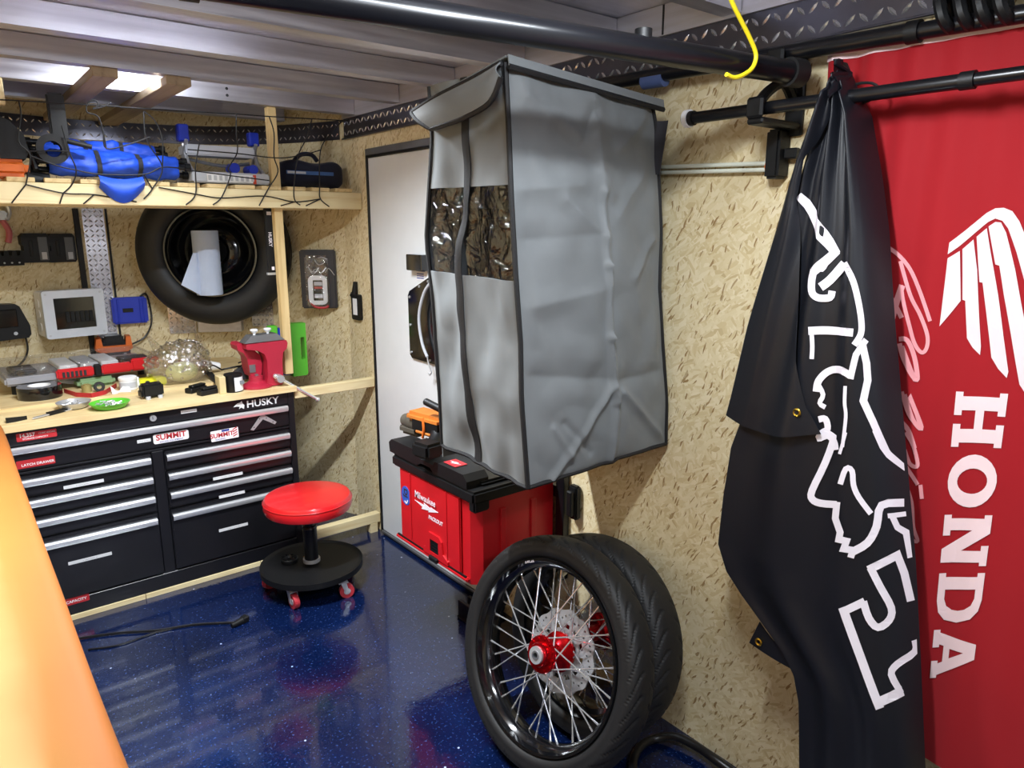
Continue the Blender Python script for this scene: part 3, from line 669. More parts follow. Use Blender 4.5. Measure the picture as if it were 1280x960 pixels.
WN = (-0.9525, -0.0649, 0.2979)
make_wheel('motorcycle_wheel', 'front motorcycle wheel with red hub and black rim, nearest the camera', (-0.378, -1.715, 0.3275), WN, 0.333, 0.262, 0.105, 'motorcycle wheels leaning on the wall')
make_wheel('motorcycle_wheel', 'wider rear motorcycle wheel half hidden, leaning against the strand board wall', (-0.19, -1.688, 0.302), (-0.975, -0.05, 0.2179), 0.305, 0.228, 0.135, 'motorcycle wheels leaning on the wall', True, 0.05)

# spare tire on the nose wall
F = on_nose(280, 313, 0.0); F = frame(F.translation + Vector((-0.02, -0.03, 0.0)), F.col[0].xyz + Vector((0.12, 0, 0)), (0, 0, 1)) @ Matrix.Scale(0.94, 4)
SR = 0.385; sp = thing('spare_tire', 'large black spare tire on a black steel rim under the shelf', 'tire', F)
prof = [(0.235, 0.22), (0.245, 0.232), (0.275, 0.243), (0.315, 0.245), (0.35, 0.235), (0.372, 0.214), (0.383, 0.19)]
for z in (0.18, 0.172, 0.164, 0.15, 0.142, 0.134): prof.append((SR if z not in (0.172, 0.142) else SR - 0.008, z))
prof += [(0.385, 0.09), (0.377, 0.082), (0.385, 0.074), (0.383, 0.05), (0.37, 0.03), (0.33, 0.01), (0.27, 0.01), (0.235, 0.03)]
t = MB(); t.lathe(prof, 96, closed=True); part(t, 'tire', DRUBBER, sp)
t = MB(); t.lathe([(0.236, 0.226), (0.232, 0.236), (0.224, 0.236), (0.218, 0.222), (0.205, 0.21), (0.195, 0.14), (0.19, 0.115), (0.165, 0.10), (0.14, 0.125), (0.115, 0.142), (0.075, 0.145), (0.065, 0.138), (0.062, 0.09), (0.10, 0.085), (0.18, 0.075), (0.20, 0.05), (0.236, 0.04)], 80, closed=True); rim = part(t, 'rim', GLOSSBLACK, sp)
for k in range(8):
    a = 2 * PI * k / 8 + 0.2; x, y = 0.093 * math.cos(a), 0.093 * math.sin(a)
    t = MB(); t.cyl((x, y, 0.141), (x, y, 0.162), 0.0125, 0.010, n=6); part(t, 'lug_nut', BLKMETAL, rim)
t = MB(); t.cyl((0, 0, 0.01), (0, 0, 0.138), 0.06, n=24); part(t, 'mount_post', BLKMETAL, sp)
# shop towels in the rim
P = F @ Vector((-0.005, -0.105, 0.20)); dr = (Vector((CAM.x, CAM.y, 0)) - Vector((P.x, P.y, 0))).normalized()
pr = at(259, 327, 1, 0.56); 
rl = thing('paper_towel_roll', 'pale blue shop towel roll standing in the spare tire rim', 'towel roll', Matrix.Translation(pr + Vector((0.0, 0.0, -0.158))))
t = MB(); t.lathe([(0.02, 0), (0.058, 0), (0.060, 0.004), (0.060, 0.300), (0.058, 0.304), (0.02, 0.304)], 40, closed=True); part(t, 'roll', TOWEL, rl)
t = MB(); t.sheet(lambda u, v: Vector((-0.05 - 0.085 * u * (1 - 0.78 * v) , -0.03 - 0.01 * math.sin(3 * u), 0.0 + 0.20 * v - 0.0 * u + 0.055 * u * (1 - v))), 8, 8, 0.0015); part(t, 'loose_sheet', TOWEL, rl)
t = MB(); t.prism([rrect(-0.02, 0.02, -0.045, 0.045, 0.018)], 0, 0.004, frame(pr + Vector((0.052, 0.07, -0.065)), (1, 0, 0), (0, 0, 1)))
solo(t, 'sponge_pad', GREEN, 'small green pad behind the shop towel roll', 'pad')

# ================================================================== STOOL
SC0 = at(390, 704, 2, 0.105)
st = thing('rolling_stool', 'round red padded mechanic stool on casters', 'stool', Matrix.Translation((SC0.x, SC0.y, 0)))
t = MB(); t.lathe([(0.0001, 0.350), (0.160, 0.350), (0.174, 0.357), (0.181, 0.375), (0.180, 0.402), (0.172, 0.415), (0.15, 0.421), (0.0001, 0.424)], 64, M=Matrix.Translation((0, 0, 0.0)), cap=False); seat = part(t, 'seat', REDVINYL, st)
t = MB(); t.lathe([(0.1805, 0.397), (0.1825, 0.400), (0.1805, 0.403)], 64, closed=True); part(t, 'piping', REDVINYL, seat)
t = MB(); t.cyl((0, 0, 0.12), (0, 0, 0.27), 0.029, n=24); t.cyl((0, 0, 0.27), (0, 0, 0.277), 0.031, 0.027, n=24); part(t, 'column', BLKMETAL, st)
t = MB(); t.cyl((0, 0, 0.27), (0, 0, 0.365), 0.020, n=24); t.cyl((0, 0, 0.335), (0, 0, 0.3505), 0.07, n=24); part(t, 'gas_lift', BLKMETAL, st)
t = MB(); t.cyl((0, 0, 0.116), (0, 0, 0.13), 0.036, n=24); part(t, 'base_flange', STEEL, st)
t = MB(); t.lathe([(0.0001, 0.105), (0.19, 0.105), (0.205, 0.108), (0.213, 0.114), (0.213, 0.090), (0.208, 0.086), (0.0001, 0.092)], 72, cap=False); part(t, 'base_tray', BLACK, st)
for k in range(5):
    a = 2 * PI * k / 5 + math.radians(217.5); x, y = 0.172 * math.cos(a), 0.185 * math.sin(a); d = Vector((math.cos(a + 1.0), math.sin(a + 1.0), 0)); s_ = Vector((-d.y, d.x, 0))
    t = MB(); t.cyl((x, y, 0.072), (x, y, 0.090), 0.016, n=12)
    c = Vector((x, y, 0.03)) + d * 0.014
    for sg in (-1, 1):
        q = c + s_ * (sg * 0.0165); t.raw([q + s_ * (e * 0.0012) + v for e in (-1, 1) for v in (Vector((0, 0, -0.006)) - d * 0.007, Vector((0, 0, -0.006)) + d * 0.007, Vector((0, 0, 0.043)) + d * 0.012 - d * 0.014, Vector((0, 0, 0.043)) - d * 0.026)], [(0, 1, 2, 3), (7, 6, 5, 4), (0, 4, 5, 1), (1, 5, 6, 2), (2, 6, 7, 3), (3, 7, 4, 0)])
    t.box(-0.02, 0.02, -0.0175, 0.0175, 0.069, 0.0735, 0.001, 1, M=Matrix.Translation((x, y, 0)) @ Matrix.Rotation(a + 1.0, 4, 'Z'))
    ca = part(t, 'caster', STEEL, st)
    t = MB(); t.cyl(c - s_ * 0.011, c + s_ * 0.011, 0.030, n=24); part(t, 'caster_wheel', mat('red_urethane', '#b8323c', 0.45), ca)
    t = MB(); t.cyl(c - s_ * 0.0125, c + s_ * 0.0125, 0.014, n=16); part(t, 'wheel_hub', STEEL, ca)
P = at(362, 702, 2, 0.105); b = MB(); b.lathe([(0.010, 0), (0.034, 0), (0.037, 0.004), (0.037, 0.016), (0.033, 0.02), (0.018, 0.02), (0.012, 0.012), (0.010, 0.012)], 28, M=Matrix.Translation((P.x, P.y, 0.105)), closed=True)
for k in range(8):
    a = 2 * PI * k / 8; b.cyl((P.x + 0.028 * math.cos(a), P.y + 0.028 * math.sin(a), 0.12), (P.x + 0.028 * math.cos(a), P.y + 0.028 * math.sin(a), 0.1295), 0.006, n=8)
solo(b, 'magnet_puck', BLACK, 'round black plastic puck lying on the stool tray', 'puck')
P = at(381, 699, 2, 0.106); b = MB(); b.cyl(P, P + Vector((0, 0, 0.012)), 0.006, n=6); b.cyl(P + Vector((0.004, -0.004, 0.003)), P + Vector((0.02, -0.01, 0.003)), 0.0035, n=8)
solo(b, 'brass_fitting', BRASS, 'tiny brass fitting beside the stool column', 'fitting')

# ================================================================== PACKOUT-STYLE CASE
PX, PY0, PY1, PZ0, PZ1 = -0.362, -0.838, -1.332, 0.362, 0.665
pk = thing('storage_case', 'red wall hung storage case with black lid beside the door', 'storage case', fr_right((PX, (PY0 + PY1) / 2, PZ0)))
HWD = (PY0 - PY1) / 2; DP = -PX - 0.03      # local: x right (-y), y up, z out of the wall (towards room)
t = MB(); t.prism([[(-HWD, -DP), (HWD - 0.0, -DP), (HWD, -0.03), (HWD - 0.03, 0), (-HWD + 0.02, 0), (-HWD, -0.02)]], 0, PZ1 - PZ0, M=Matrix(((1, 0, 0, 0), (0, 0, 1, 0), (0, 1, 0, 0), (0, 0, 0, 1)))); part(t, 'body', RED, pk)
t = MB(); t.box(-HWD + 0.035, HWD - 0.075, 0.022, PZ1 - PZ0 - 0.012, 0.001, 0.010, 0.004, 2); dr = part(t, 'front_door', RED, pk)
t = MB(); t.box(-HWD + 0.105, -HWD + 0.112, 0.04, PZ1 - PZ0 - 0.012, 0.010, 0.014, 0.002, 1); t.box(HWD - 0.155, HWD - 0.149, 0.04, PZ1 - PZ0 - 0.012, 0.010, 0.013, 0.002, 1); part(t, 'rib', RED, dr)
t = MB(); t.box(-HWD + 0.0, HWD - 0.03, 0.010, 0.024, 0.001, 0.016, 0.004, 2); part(t, 'bottom_rail', RED, pk)
t = MB(); t.box(-HWD + 0.01, HWD - 0.04, 0.022, 0.028, 0.008, 0.013); part(t, 'bottom_gap', BLACK, pk)
t = MB(); t.prism([[(-0.05, 0.026), (0.105, 0.026), (0.105, 0.04), (0.075, 0.055), (0.068, 0.098), (0.052, 0.112), (-0.012, 0.112), (-0.03, 0.098), (-0.034, 0.05), (-0.05, 0.044)], rect(-0.005, 0.048, 0.022 + 0.02, 0.088)], 0.0105, 0.017); part(t, 'latch_surround', RED, dr)
t = MB(); t.box(-0.004, 0.047, 0.02, 0.087, 0.010, 0.0135); t.box(-0.004, 0.047, 0.012, 0.03, 0.012, 0.026, 0.003, 1); part(t, 'latch', BLACK, dr)
t = MB()
for k in range(4): t.box(-0.004, 0.047, 0.044 + k * 0.011, 0.050 + k * 0.011, 0.0135, 0.0155)
part(t, 'latch_rib', BLACK, dr)
t = MB(); text(t, 'Milwaukee', 0.034, Matrix.Translation((-0.035, 0.225, 0.0142)), 0.0006, 0.012, 0.05, sx=0.92)
t.prism([[(-0.11, 0.198), (-0.045, 0.198), (-0.05, 0.207), (0.0, 0.197), (-0.005, 0.203), (0.045, 0.199), (-0.02, 0.18), (-0.015, 0.187), (-0.065, 0.178), (-0.058, 0.188)]], 0.0102, 0.0112)
text(t, 'PACKOUT', 0.019, Matrix.Translation((0.025, 0.163, 0.0102)), 0.0006, 0.03, 0.1); part(t, 'lettering', PRINTW, dr)
t = MB(); t.prism([circ(-HWD + 0.075, 0.195, 0.031, 28, 0.036)], 0.0102, 0.0112); s = part(t, 'round_sticker', mat('sticker_royal', '#2456b8', 0.4), dr)
t = MB(); text(t, 'DJ', 0.034, Matrix.Translation((-HWD + 0.075, 0.205, 0.0112)) @ Matrix.Rotation(-PI / 2, 4, 'Z'), 0.0004, 0.03); part(t, 'print', SEAM, s)
t = MB(); t.prism([stroke([(-HWD + 0.066, 0.172), (-HWD + 0.08, 0.168), (-HWD + 0.088, 0.18)], 0.006)[0] + stroke([(-HWD + 0.066, 0.172), (-HWD + 0.08, 0.168), (-HWD + 0.088, 0.18)], 0.006)[1][::-1]], 0.0112, 0.0116); part(t, 'print', PRINTW, s)
for dz in (0.11, 0.24):      # vertical ribs on the end facing the camera
    t = MB(); t.box(HWD - 0.001, HWD + 0.007, 0.02, PZ1 - PZ0 - 0.05, -dz - 0.012, -dz + 0.012, 0.003, 1); part(t, 'end_rib', RED, pk)
# black lid
H0 = PZ1 - PZ0
t = MB(); t.box(-HWD - 0.012, HWD + 0.012, H0 - 0.012, H0 + 0.030, -DP, 0.016, 0.008, 2); lid = part(t, 'lid', BLACK, pk)
t = MB(); t.box(-HWD + 0.03, HWD - 0.02, H0 + 0.03, H0 + 0.046, -DP + 0.02, -0.035, 0.008, 2); part(t, 'lid_deck', BLACK, lid)
t = MB(); t.prism([[(-HWD - 0.03, 0.035), (-HWD - 0.035, 0.07), (-HWD - 0.015, 0.085), (-0.09, 0.085), (-0.06, 0.06), (0.02, 0.06), (0.03, 0.075), (HWD - 0.05, 0.075), (HWD - 0.03, 0.055), (HWD - 0.03, 0.03), (0.02, 0.03), (0.0, 0.045), (-0.06, 0.045), (-0.09, 0.030)]], -0.075, 0.012, M=Matrix.Translation((0, H0, 0))); part(t, 'front_handle', BLACK, lid)
t = MB(); t.box(0.055, 0.125, 0.0755 + H0, 0.0775 + H0, -0.058, -0.008, 0.0008, 1); bd = part(t, 'badge', STICKR, lid)
t = MB(); t.prism([[(0.062, 0.0), (0.10, 0.008), (0.097, 0.001), (0.118, 0.004), (0.08, -0.012), (0.084, -0.004)]], 0, 0.0006, Matrix.Translation((0, H0 + 0.0776, -0.032)) @ Matrix.Rotation(-PI / 2, 4, 'X')); part(t, 'badge_print', PRINTW, bd)
t = MB(); t.box(HWD - 0.02, HWD + 0.013, H0 - 0.04, H0 + 0.0, -0.05, 0.013, 0.006, 2); part(t, 'corner_guard', BLACK, pk)
# steel rail that carries it
t = MB(); t.box(-0.03, -0.002, -1.385, -1.345, 0.30, 0.70, 0.002, 1); t.box(-0.028, -0.002, -1.345, -0.83, 0.40, 0.44); t.box(-0.028, -0.002, -1.345, -0.83, 0.60, 0.64)
rk = solo(t, 'wall_rail', BLKMETAL, 'black steel wall rail carrying the red storage case', 'rail')
P = at(717, 628, 0, -0.02); t = MB(); t.box(-0.028, -0.002, P.y - 0.02, P.y + 0.02, P.z - 0.06, P.z + 0.06, 0.006, 2); t.box(-0.045, -0.028, P.y - 0.012, P.y + 0.012, P.z - 0.045, P.z + 0.045, 0.004, 1)
solo(t, 'wall_clip', BLACK, 'upright black clip on the wall right of the red case', 'clip')
# tools on the lid
P = at(522, 541, 2, 0.75)
dl = thing('cordless_driver', 'worn orange and black cordless driver lying on the red case', 'power tool', frame((PX + 0.075, PY0 - 0.125, 0.768), (0.15, -0.98, 0), (0, 0, 1)) @ Matrix.Scale(1.25, 4))
t = MB(); t.cyl((-0.12, 0.035, 0), (-0.085, 0.038, 0), 0.018, 0.027, n=20); t.cyl((-0.085, 0.038, 0), (-0.02, 0.038, 0), 0.027, 0.031, n=20); t.box(-0.12, -0.03, 0.0, 0.035, -0.032, 0.03, 0.012, 2); part(t, 'gear_case', mat('tool_grey', '#4b463d', 0.6, var=0.2), dl)
t = MB(); t.box(-0.06, 0.08, 0.012, 0.075, -0.035, 0.035, 0.016, 3); part(t, 'motor_housing', BLACK, dl)
t = MB(); t.box(-0.075, 0.075, 0.05, 0.078, -0.037, 0.037, 0.010, 2); t.box(-0.03, 0.06, 0.02, 0.03, -0.037, 0.037, 0.003, 1); part(t, 'orange_shell', ORANGED, dl)
t = MB(); t.tube([(0.03, 0.06, 0), (0.055, 0.02, 0.03), (0.075, 0.0, 0.08)], 0.020, 12); t.box(0.05, 0.12, -0.012, 0.03, 0.06, 0.12, 0.008, 2); part(t, 'grip', BLACK, dl)
for e in (-0.036, 0.0365):
    t = MB(); t.tube([(0.005, 0.07, e), (0.012, 0.04, e * 1.06), (0.004, 0.012, e * 1.02)], 0.004, 6); part(t, 'rubber_trim', ORANGE, dl)
p0 = at(532, 502, 0, -0.33); t = MB(); t.cyl(p0, p0 + Vector((0.06, -0.16, -0.05)), 0.013, n=16); t.cyl(p0, p0 - Vector((0.06, -0.16, -0.05)).normalized() * 0.004, 0.013, 0.010, n=16)
t.cyl(p0 + Vector((0.06, -0.16, -0.05)), p0 + Vector((0.075, -0.20, -0.13)), 0.012, 0.011, n=12)
solo(t, 'angled_wrench', BLACK, 'black round-shafted wrench sticking up behind the cordless driver', 'wrench')

# ================================================================== GREY FABRIC WARDROBE COVER
def interp(tab, z):
    tab = sorted(tab)
    if z <= tab[0][0]: return tab[0][1]
    for (a, va), (b, vb) in zip(tab, tab[1:]):
        if z <= b: return va + (vb - va) * (z - a) / (b - a)
    return tab[-1][1]
YF = -1.80
xlt = [(at(u, v, 1, YF).z, at(u, v, 1, YF).x) for u, v in ((632, 84), (636, 160), (639, 240), (645, 345), (651, 430), (652, 500), (660, 608))]
xrt = [(at(u, v, 1, YF).z, min(-0.012, at(u, v, 1, YF).x)) for u, v in ((815, 135), (820, 160), (823, 220), (826, 290), (824, 360), (828, 430), (833, 500), (832, 556))]
xL = lambda z: interp(xlt, z)
xR = lambda z: interp(xrt, z)
ybt = []
for u, v in ((541, 162), (536, 250), (533, 300), (540, 360), (544, 420), (549, 480), (553, 556)):
    x = -0.57
    for _ in range(6): P = at(u, v, 0, x); x = xL(P.z)
    ybt.append((P.z, P.y))
yB = lambda z: interp(ybt, z)
def seg_d(p, a, b):
    ab = (b[0] - a[0], b[1] - a[1]); L2 = ab[0] ** 2 + ab[1] ** 2; t = max(0, min(1, ((p[0] - a[0]) * ab[0] + (p[1] - a[1]) * ab[1]) / L2))
    return math.hypot(p[0] - a[0] - t * ab[0], p[1] - a[1] - t * ab[1])
RID = []
for (u0, v0, u1, v1, wd_, am) in ((735, 110, 737, 160, 10, 5), (737, 160, 745, 240, 6, 4), (745, 240, 748, 330, 3.5, 5), (748, 330, 752, 420, 3, 6), (752, 420, 762, 500, 3.5, 6), (763, 490, 763, 575, 4, 5), (757, 482, 690, 600, 4, 5),
        (772, 488, 832, 552, 4, 5), (655, 120, 722, 176, 8, 4), (722, 176, 735, 140, 5, -4), (690, 165, 742, 215, 6, -4), (640, 238, 720, 232, 7, 3), (650, 300, 742, 292, 8, -3), (742, 215, 758, 245, 5, 4),
        (800, 150, 768, 185, 6, 5), (812, 300, 785, 345, 5, 4), (690, 535, 712, 572, 3, 3), (702, 528, 735, 565, 3, -3), (655, 470, 752, 472, 9, -4), (768, 475, 828, 462, 7, -4), (655, 385, 740, 362, 8, 3), (700, 250, 745, 295, 6, 4), (765, 270, 800, 215, 7, 3)):
    a, b = at(u0, v0, 1, YF), at(u1, v1, 1, YF); RID.append(((a.x, a.z), (b.x, b.z), wd_ * 0.0014, am * 0.0015))
def front(u, v):
    zt = 1.85 - 0.04 * u; zb = 0.888 + 0.012 * u; z = zb + (zt - zb) * v; x = xL(z) + (xR(z) - xL(z)) * u
    e = min(u, 1 - u) * min(1, 8 * v); d = 0
    for a, b, w, am in RID:
        q = seg_d((x, z), a, b) / (w * 4.2)
        if q < 1: d += am * 1.5 * (1 - q) ** 1.6
    d += 0.009 * noise.noise(Vector((x * 8, z * 6, 1.3))) + 0.006 * noise.noise(Vector((x * 17 + z * 5, z * 13, 4.0))) + 0.006 * abs(noise.noise(Vector((x * 6 - z * 4, z * 7 + x * 5, 8.0))))
    k = min(1, u * 14) * min(1, (1 - u) * 14)
    return Vector((x, YF - d * k - 0.03 * math.sin(PI * u) * math.sin(PI * v) ** 0.5, z))
def zbl(u): return min(ybt)[0] + (0.888 - min(ybt)[0]) * u
def left(u, v):
    zt = 1.845; zb = zbl(u); z = zb + (zt - zb) * v; x = xL(z); y = yB(z) + (YF - yB(z)) * u
    k = min(1, u * 10) * min(1, (1 - u) * 10)
    d = 0.014 * noise.noise(Vector((y * 7, z * 6, 7.7))) + 0.012 * noise.noise(Vector((y * 16, z * 9, 2.2)))
    zc = (u - uz(z)) / 0.06
    d += 0.008 * math.exp(-zc * zc)
    return Vector((x - d * k, y, z))
zpt = []
for u, v in ((582, 150), (583, 200), (584, 250), (580, 300), (579, 345), (583, 400), (586, 460), (586, 500), (591, 545), (597, 580)):
    x = -0.57
    for _ in range(6): P = at(u, v, 0, x); x = xL(P.z)
    zpt.append((P.z, (P.y - yB(P.z)) / (YF - yB(P.z))))
uz = lambda z: interp(zpt, z)
cv = thing('wardrobe_cover', 'tall grey fabric wardrobe cover with zipper and clear window', 'cover', Matrix.Translation((-0.29, -1.58, 0.86)))
t = MB(); t.sheet(front, 120, 170, 0.003); part(t, 'front_panel', CLOTHGREY, cv, True, smooth=1.2)
def sub(fn, u0, u1, v0, v1): return lambda u, v: fn(u0 + (u1 - u0) * u, v0 + (v1 - v0) * v)
def vz(z): return (z - 0.875) / (1.845 - 0.875)
V0, V1 = vz(1.385), vz(1.60)
t = MB(); t.sheet(sub(left, 0, 1, V1, 1), 40, 30, 0.003); part(t, 'upper_panel', CLOTHGREY, cv, True, smooth=1.2)
t = MB(); t.sheet(sub(left, 0, 1, 0, V0), 40, 56, 0.003); part(t, 'lower_panel', CLOTHGREY, cv, True, smooth=1.2)
for a, b2 in ((0.0, 0.41), (0.49, 0.985)):
    t = MB(); t.sheet(lambda u, v, a=a, b2=b2: left(a + (b2 - a) * u, V0 + (V1 - V0) * v) + Vector((0.004 + 0.006 * noise.noise(Vector((u * 5, v * 5, a))), 0, 0)), 20, 20); part(t, 'clear_window', FILM, cv, True, smooth=1.2)
t = MB(); t.sheet(lambda u, v: left(uz(0.87 + 0.97 * v) + (u - 0.5) * 0.075, v) + Vector((-0.003, 0, 0)), 3, 60, 0.003); part(t, 'zipper', BIND, cv, True)
P = left(uz(1.84), 0.985); t = MB(); t.box(P.x - 0.012, P.x - 0.004, P.y - 0.005, P.y + 0.005, P.z - 0.03, P.z); part(t, 'zipper_pull', STEEL, cv, True)
for pts in ([left(0, k / 24) for k in range(25)], [front(0, k / 24) + Vector((-0.002, -0.002, 0)) for k in range(25)], [front(1, k / 24) for k in range(25)], [front(k / 16, 0) for k in range(17)], [left(k / 12, 0) for k in range(13)]):
    t = MB(); t.tube(pts, 0.0062, 6, smooth=0); part(t, 'edge_binding', BIND, cv, True)
# back and wall-side panels, roof with flap
t = MB(); t.sheet(lambda u, v: Vector((xL(0.86 + 0.98 * v) * (1 - u) - 0.012 * u, yB(0.87 + 0.97 * v) + 0.0 * u, 0.87 + 0.97 * v)), 4, 16, 0.003); part(t, 'back_panel', CLOTHGREY, cv, True)
A = at(632, 74, 1, YF - 0.01); B = at(515, 140, 0, A.x - 0.01); Rr = at(826, 130, 1, YF - 0.012)
BR_ = Vector((-0.02, B.y, 1.825))
def roof(u, v):
    p = (A * (1 - u) + Rr * u) * (1 - v) + (B * (1 - u) + BR_ * u) * v
    return p + Vector((0, 0, 0.012 * math.sin(PI * u) * math.sin(PI * v) + 0.008))
t = MB(); t.sheet(roof, 20, 16, 0.004); part(t, 'roof', CLOTHGREY, cv, True)
t = MB(); t.sheet(lambda u, v: roof(u, 0) + Vector((0, -0.006 - 0.004 * v, -0.022 * v)), 20, 3, 0.003); part(t, 'roof_valance', CLOTHGREY, cv, True)
t = MB(); t.tube([roof(k / 16, 0) + Vector((0, -0.010, -0.023)) for k in range(17)], 0.006, 6, smooth=0); part(t, 'edge_binding', BIND, cv, True)
up_ = [at(u, v, 0, A.x - 0.008) for u, v in ((515, 141), (541, 124), (568, 110), (594, 97), (626, 79))]
lo_ = [at(u, v, 0, A.x - 0.014) for u, v in ((539, 161), (558, 155), (580, 147), (612, 128), (626, 96))]
up_ = catmull(up_, 5); lo_ = catmull(lo_, 5)
def flap(u, v):
    q = u * (len(up_) - 1); i = min(int(q), len(up_) - 2); f = q - i
    a = up_[i].lerp(up_[i + 1], f); b = lo_[i].lerp(lo_[i + 1], f); return a.lerp(b, v) + Vector((-0.012 * math.sin(PI * v), 0, 0))
t = MB(); t.sheet(flap, 20, 6, 0.003); part(t, 'roof_flap', CLOTHGREY, cv, True, smooth=1.2)
for pts in ([flap(k / 20, 0) for k in range(21)], [flap(k / 20, 1) for k in range(21)], [flap(0, k / 5) for k in range(6)]):
    t = MB(); t.tube(pts, 0.0065, 6, smooth=0); part(t, 'edge_binding', BIND, cv, True)
# garment behind the window
t = MB(); rings = []
for z, w, dp in ((1.02, 0.15, 0.10), (1.2, 0.155, 0.10), (1.40, 0.16, 0.10), (1.55, 0.17, 0.09), (1.62, 0.17, 0.07), (1.67, 0.10, 0.05), (1.70, 0.05, 0.04)):
    rings.append([(-0.27 + dp * math.cos(2 * PI * k / 20) , -1.64 + w * 0.75 * math.sin(2 * PI * k / 20), z + 0.01 * math.sin(k)) for k in range(20)])
t.ring(rings)
for sg in (-1, 1): t.tube([(-0.27, -1.64 + sg * 0.10, 1.62), (-0.30, -1.64 + sg * 0.125, 1.4), (-0.31, -1.64 + sg * 0.12, 1.12)], 0.05, 12, r_end=0.035)
solo(t, 'hanging_jacket', DKCLOTH, 'dark jacket hanging inside the grey cover behind its window', 'jacket')
t = MB(); t.box(-0.47, -0.34, -1.52, -1.44, 1.15, 1.56, 0.03, 3); solo(t, 'hanging_bag', mat('grey_fabric', '#3d3d42', 0.9), 'dark grey bag hanging inside the grey cover', 'bag')

# ================================================================== CARGO BARS AND WALL FITTINGS
def bar(name, label, p0, p1, r, joints=(), m=BLKMETAL):
    p0, p1 = Vector(p0), Vector(p1); o = thing(name, label, 'bar', Matrix.Translation(p0), 'black cargo bars')
    d = (p1 - p0)
    f = joints[0] if joints else 0.6
    t = MB(); t.cyl(p0 + d * 0.02, p0 + d * f, r, n=20); part(t, 'outer_tube', m, o, True)
    t = MB(); t.cyl(p0 + d * f, p0 + d * 0.98, r * 0.88, n=20); part(t, 'inner_tube', m, o, True)
    for e in (0.0, 1.0):
        t = MB(); t.cyl(p0 + d * (e * 0.98), p0 + d * (e * 0.98 + 0.02), r * 1.25, n=20); part(t, 'rubber_foot', RUBBER, o, True)
    for q in joints:
        t = MB(); t.cyl(p0 + d * q - d.normalized() * 0.012, p0 + d * q + d.normalized() * 0.012, r * 1.18, n=20); part(t, 'collar', BLACK, o, True)
    return o
XB = -0.135
lo0, lo1 = at(856, 149, 0, XB), at(1280, 91, 0, XB); dirn = (lo1 - lo0)
lbar = bar('cargo_bar', 'lower black cargo bar on the right wall crossing the flags', lo0, lo0 + dirn * 2.0, 0.0135, (0.44,))
up0, up1 = at(690, 116, 0, -0.07), at(1280, 17, 0, -0.07); du = up1 - up0; du.z = min(du.z, 0)
ubar = bar('cargo_bar', 'upper black cargo bar on the right wall above the red flag', up0, up0 + du * 1.55, 0.018, (0.55,))
t = MB(); q = at(820, 100, 0, -0.07); t.cyl(q - du.normalized() * 0.04, q + du.normalized() * 0.03, 0.0195, n=20); part(t, 'blue_tape', mat('blue_tape', '#4a5a86', 0.6), ubar, True)
c0 = at(1000, 92, 0, -0.10); c1 = at(240, -26, 2, c0.z); dc = c1 - c0
xb = bar('cargo_bar', 'thick black cargo bar spanning the trailer below the roof bows', c0, c0 + dc * 1.62, 0.0235, (0.62,))
t = MB(); q = c0 + dc * 0.36; t.cyl(q + Vector((0, 0, 0.015)), q + Vector((0, 0, 0.034)), 0.016, n=16); part(t, 'release_button', BLACK, xb, True)
def on_bar(u, p0, d, m=1.0):
    return None
# wall bracket that holds the bars
br = thing('bar_bracket', 'black hooked wall bracket where the cargo bars meet', 'bracket', fr_right(at(998, 105, 0, -0.002)))
q = br.matrix_world.inverted() if False else WM[br.name].inverted()
zl, zu = lo0.z, at(1005, 70, 0, -0.07).z; zb0 = WM[br.name].translation.z
t = MB(); t.box(-0.022, 0.022, zl - zb0 - 0.05, zu - zb0 + 0.03, 0, 0.012, 0.003, 1); part(t, 'plate', BLACK, br)
for zz, rr_, xo in ((zl, 0.020, -XB), (zu, 0.024, 0.07)):
    t = MB(); t.box(-0.02, 0.02, zz - zb0 - rr_ - 0.016, zz - zb0 - rr_ - 0.002, 0.010, xo + 0.03, 0.004, 1); t.box(-0.02, 0.02, zz - zb0 - rr_ - 0.004, zz - zb0 + 0.02, xo + 0.022, xo + 0.036, 0.005, 1); part(t, 'hook', BLACK, br)
t = MB(); t.tube([(0, zl - zb0 + 0.03, 0.02), (0, zl - zb0 + 0.06, 0.06), (0, zl - zb0 + 0.035, 0.12), (0, zl - zb0 + 0.0, 0.16)], 0.012, 8); part(t, 'strap', BLACK, br)
# yellow cord looped over the cross bar
yb = c0 + dc * 0.085
t = MB(); t.tube([at(u, v, 1, yb.y - 0.032) for u, v in ((905, -30), (914, 0), (926, 25), (937, 47), (945, 68), (941, 84), (930, 93), (918, 97), (908, 93))], 0.0042, 8)
solo(t, 'yellow_rope', YCORD, 'yellow cord hanging from the ceiling over the black cargo bar', 'rope')
t = MB(); t.tube([at(u, v, 0, -0.10) for u, v in ((1040, 128), (1062, 108), (1090, 104), (1100, 118), (1070, 132), (1048, 142), (1035, 132), (1060, 115), (1085, 112))], 0.003, 6)
solo(t, 'tie_cord', CORD, 'thin black tie cord knotted around the lower cargo bar', 'cord')
# dark strap bundle on the upper bar at the top right
t = MB()
for k in range(4):
    a = at(1178 + k * 24, 20 - k * 4, 0, -0.07); t.tube([a + Vector((-0.022, 0.0, 0.03)), a + Vector((-0.03, -0.012, -0.008)), a + Vector((-0.008, -0.02, -0.026)), a + Vector((0.02, -0.008, -0.008)), a + Vector((0.012, 0.0, 0.028))], 0.011, 8, closed=True)
solo(t, 'strap_bundle', BLACK, 'coiled black strap bundle on the upper cargo bar above the red flag', 'strap')
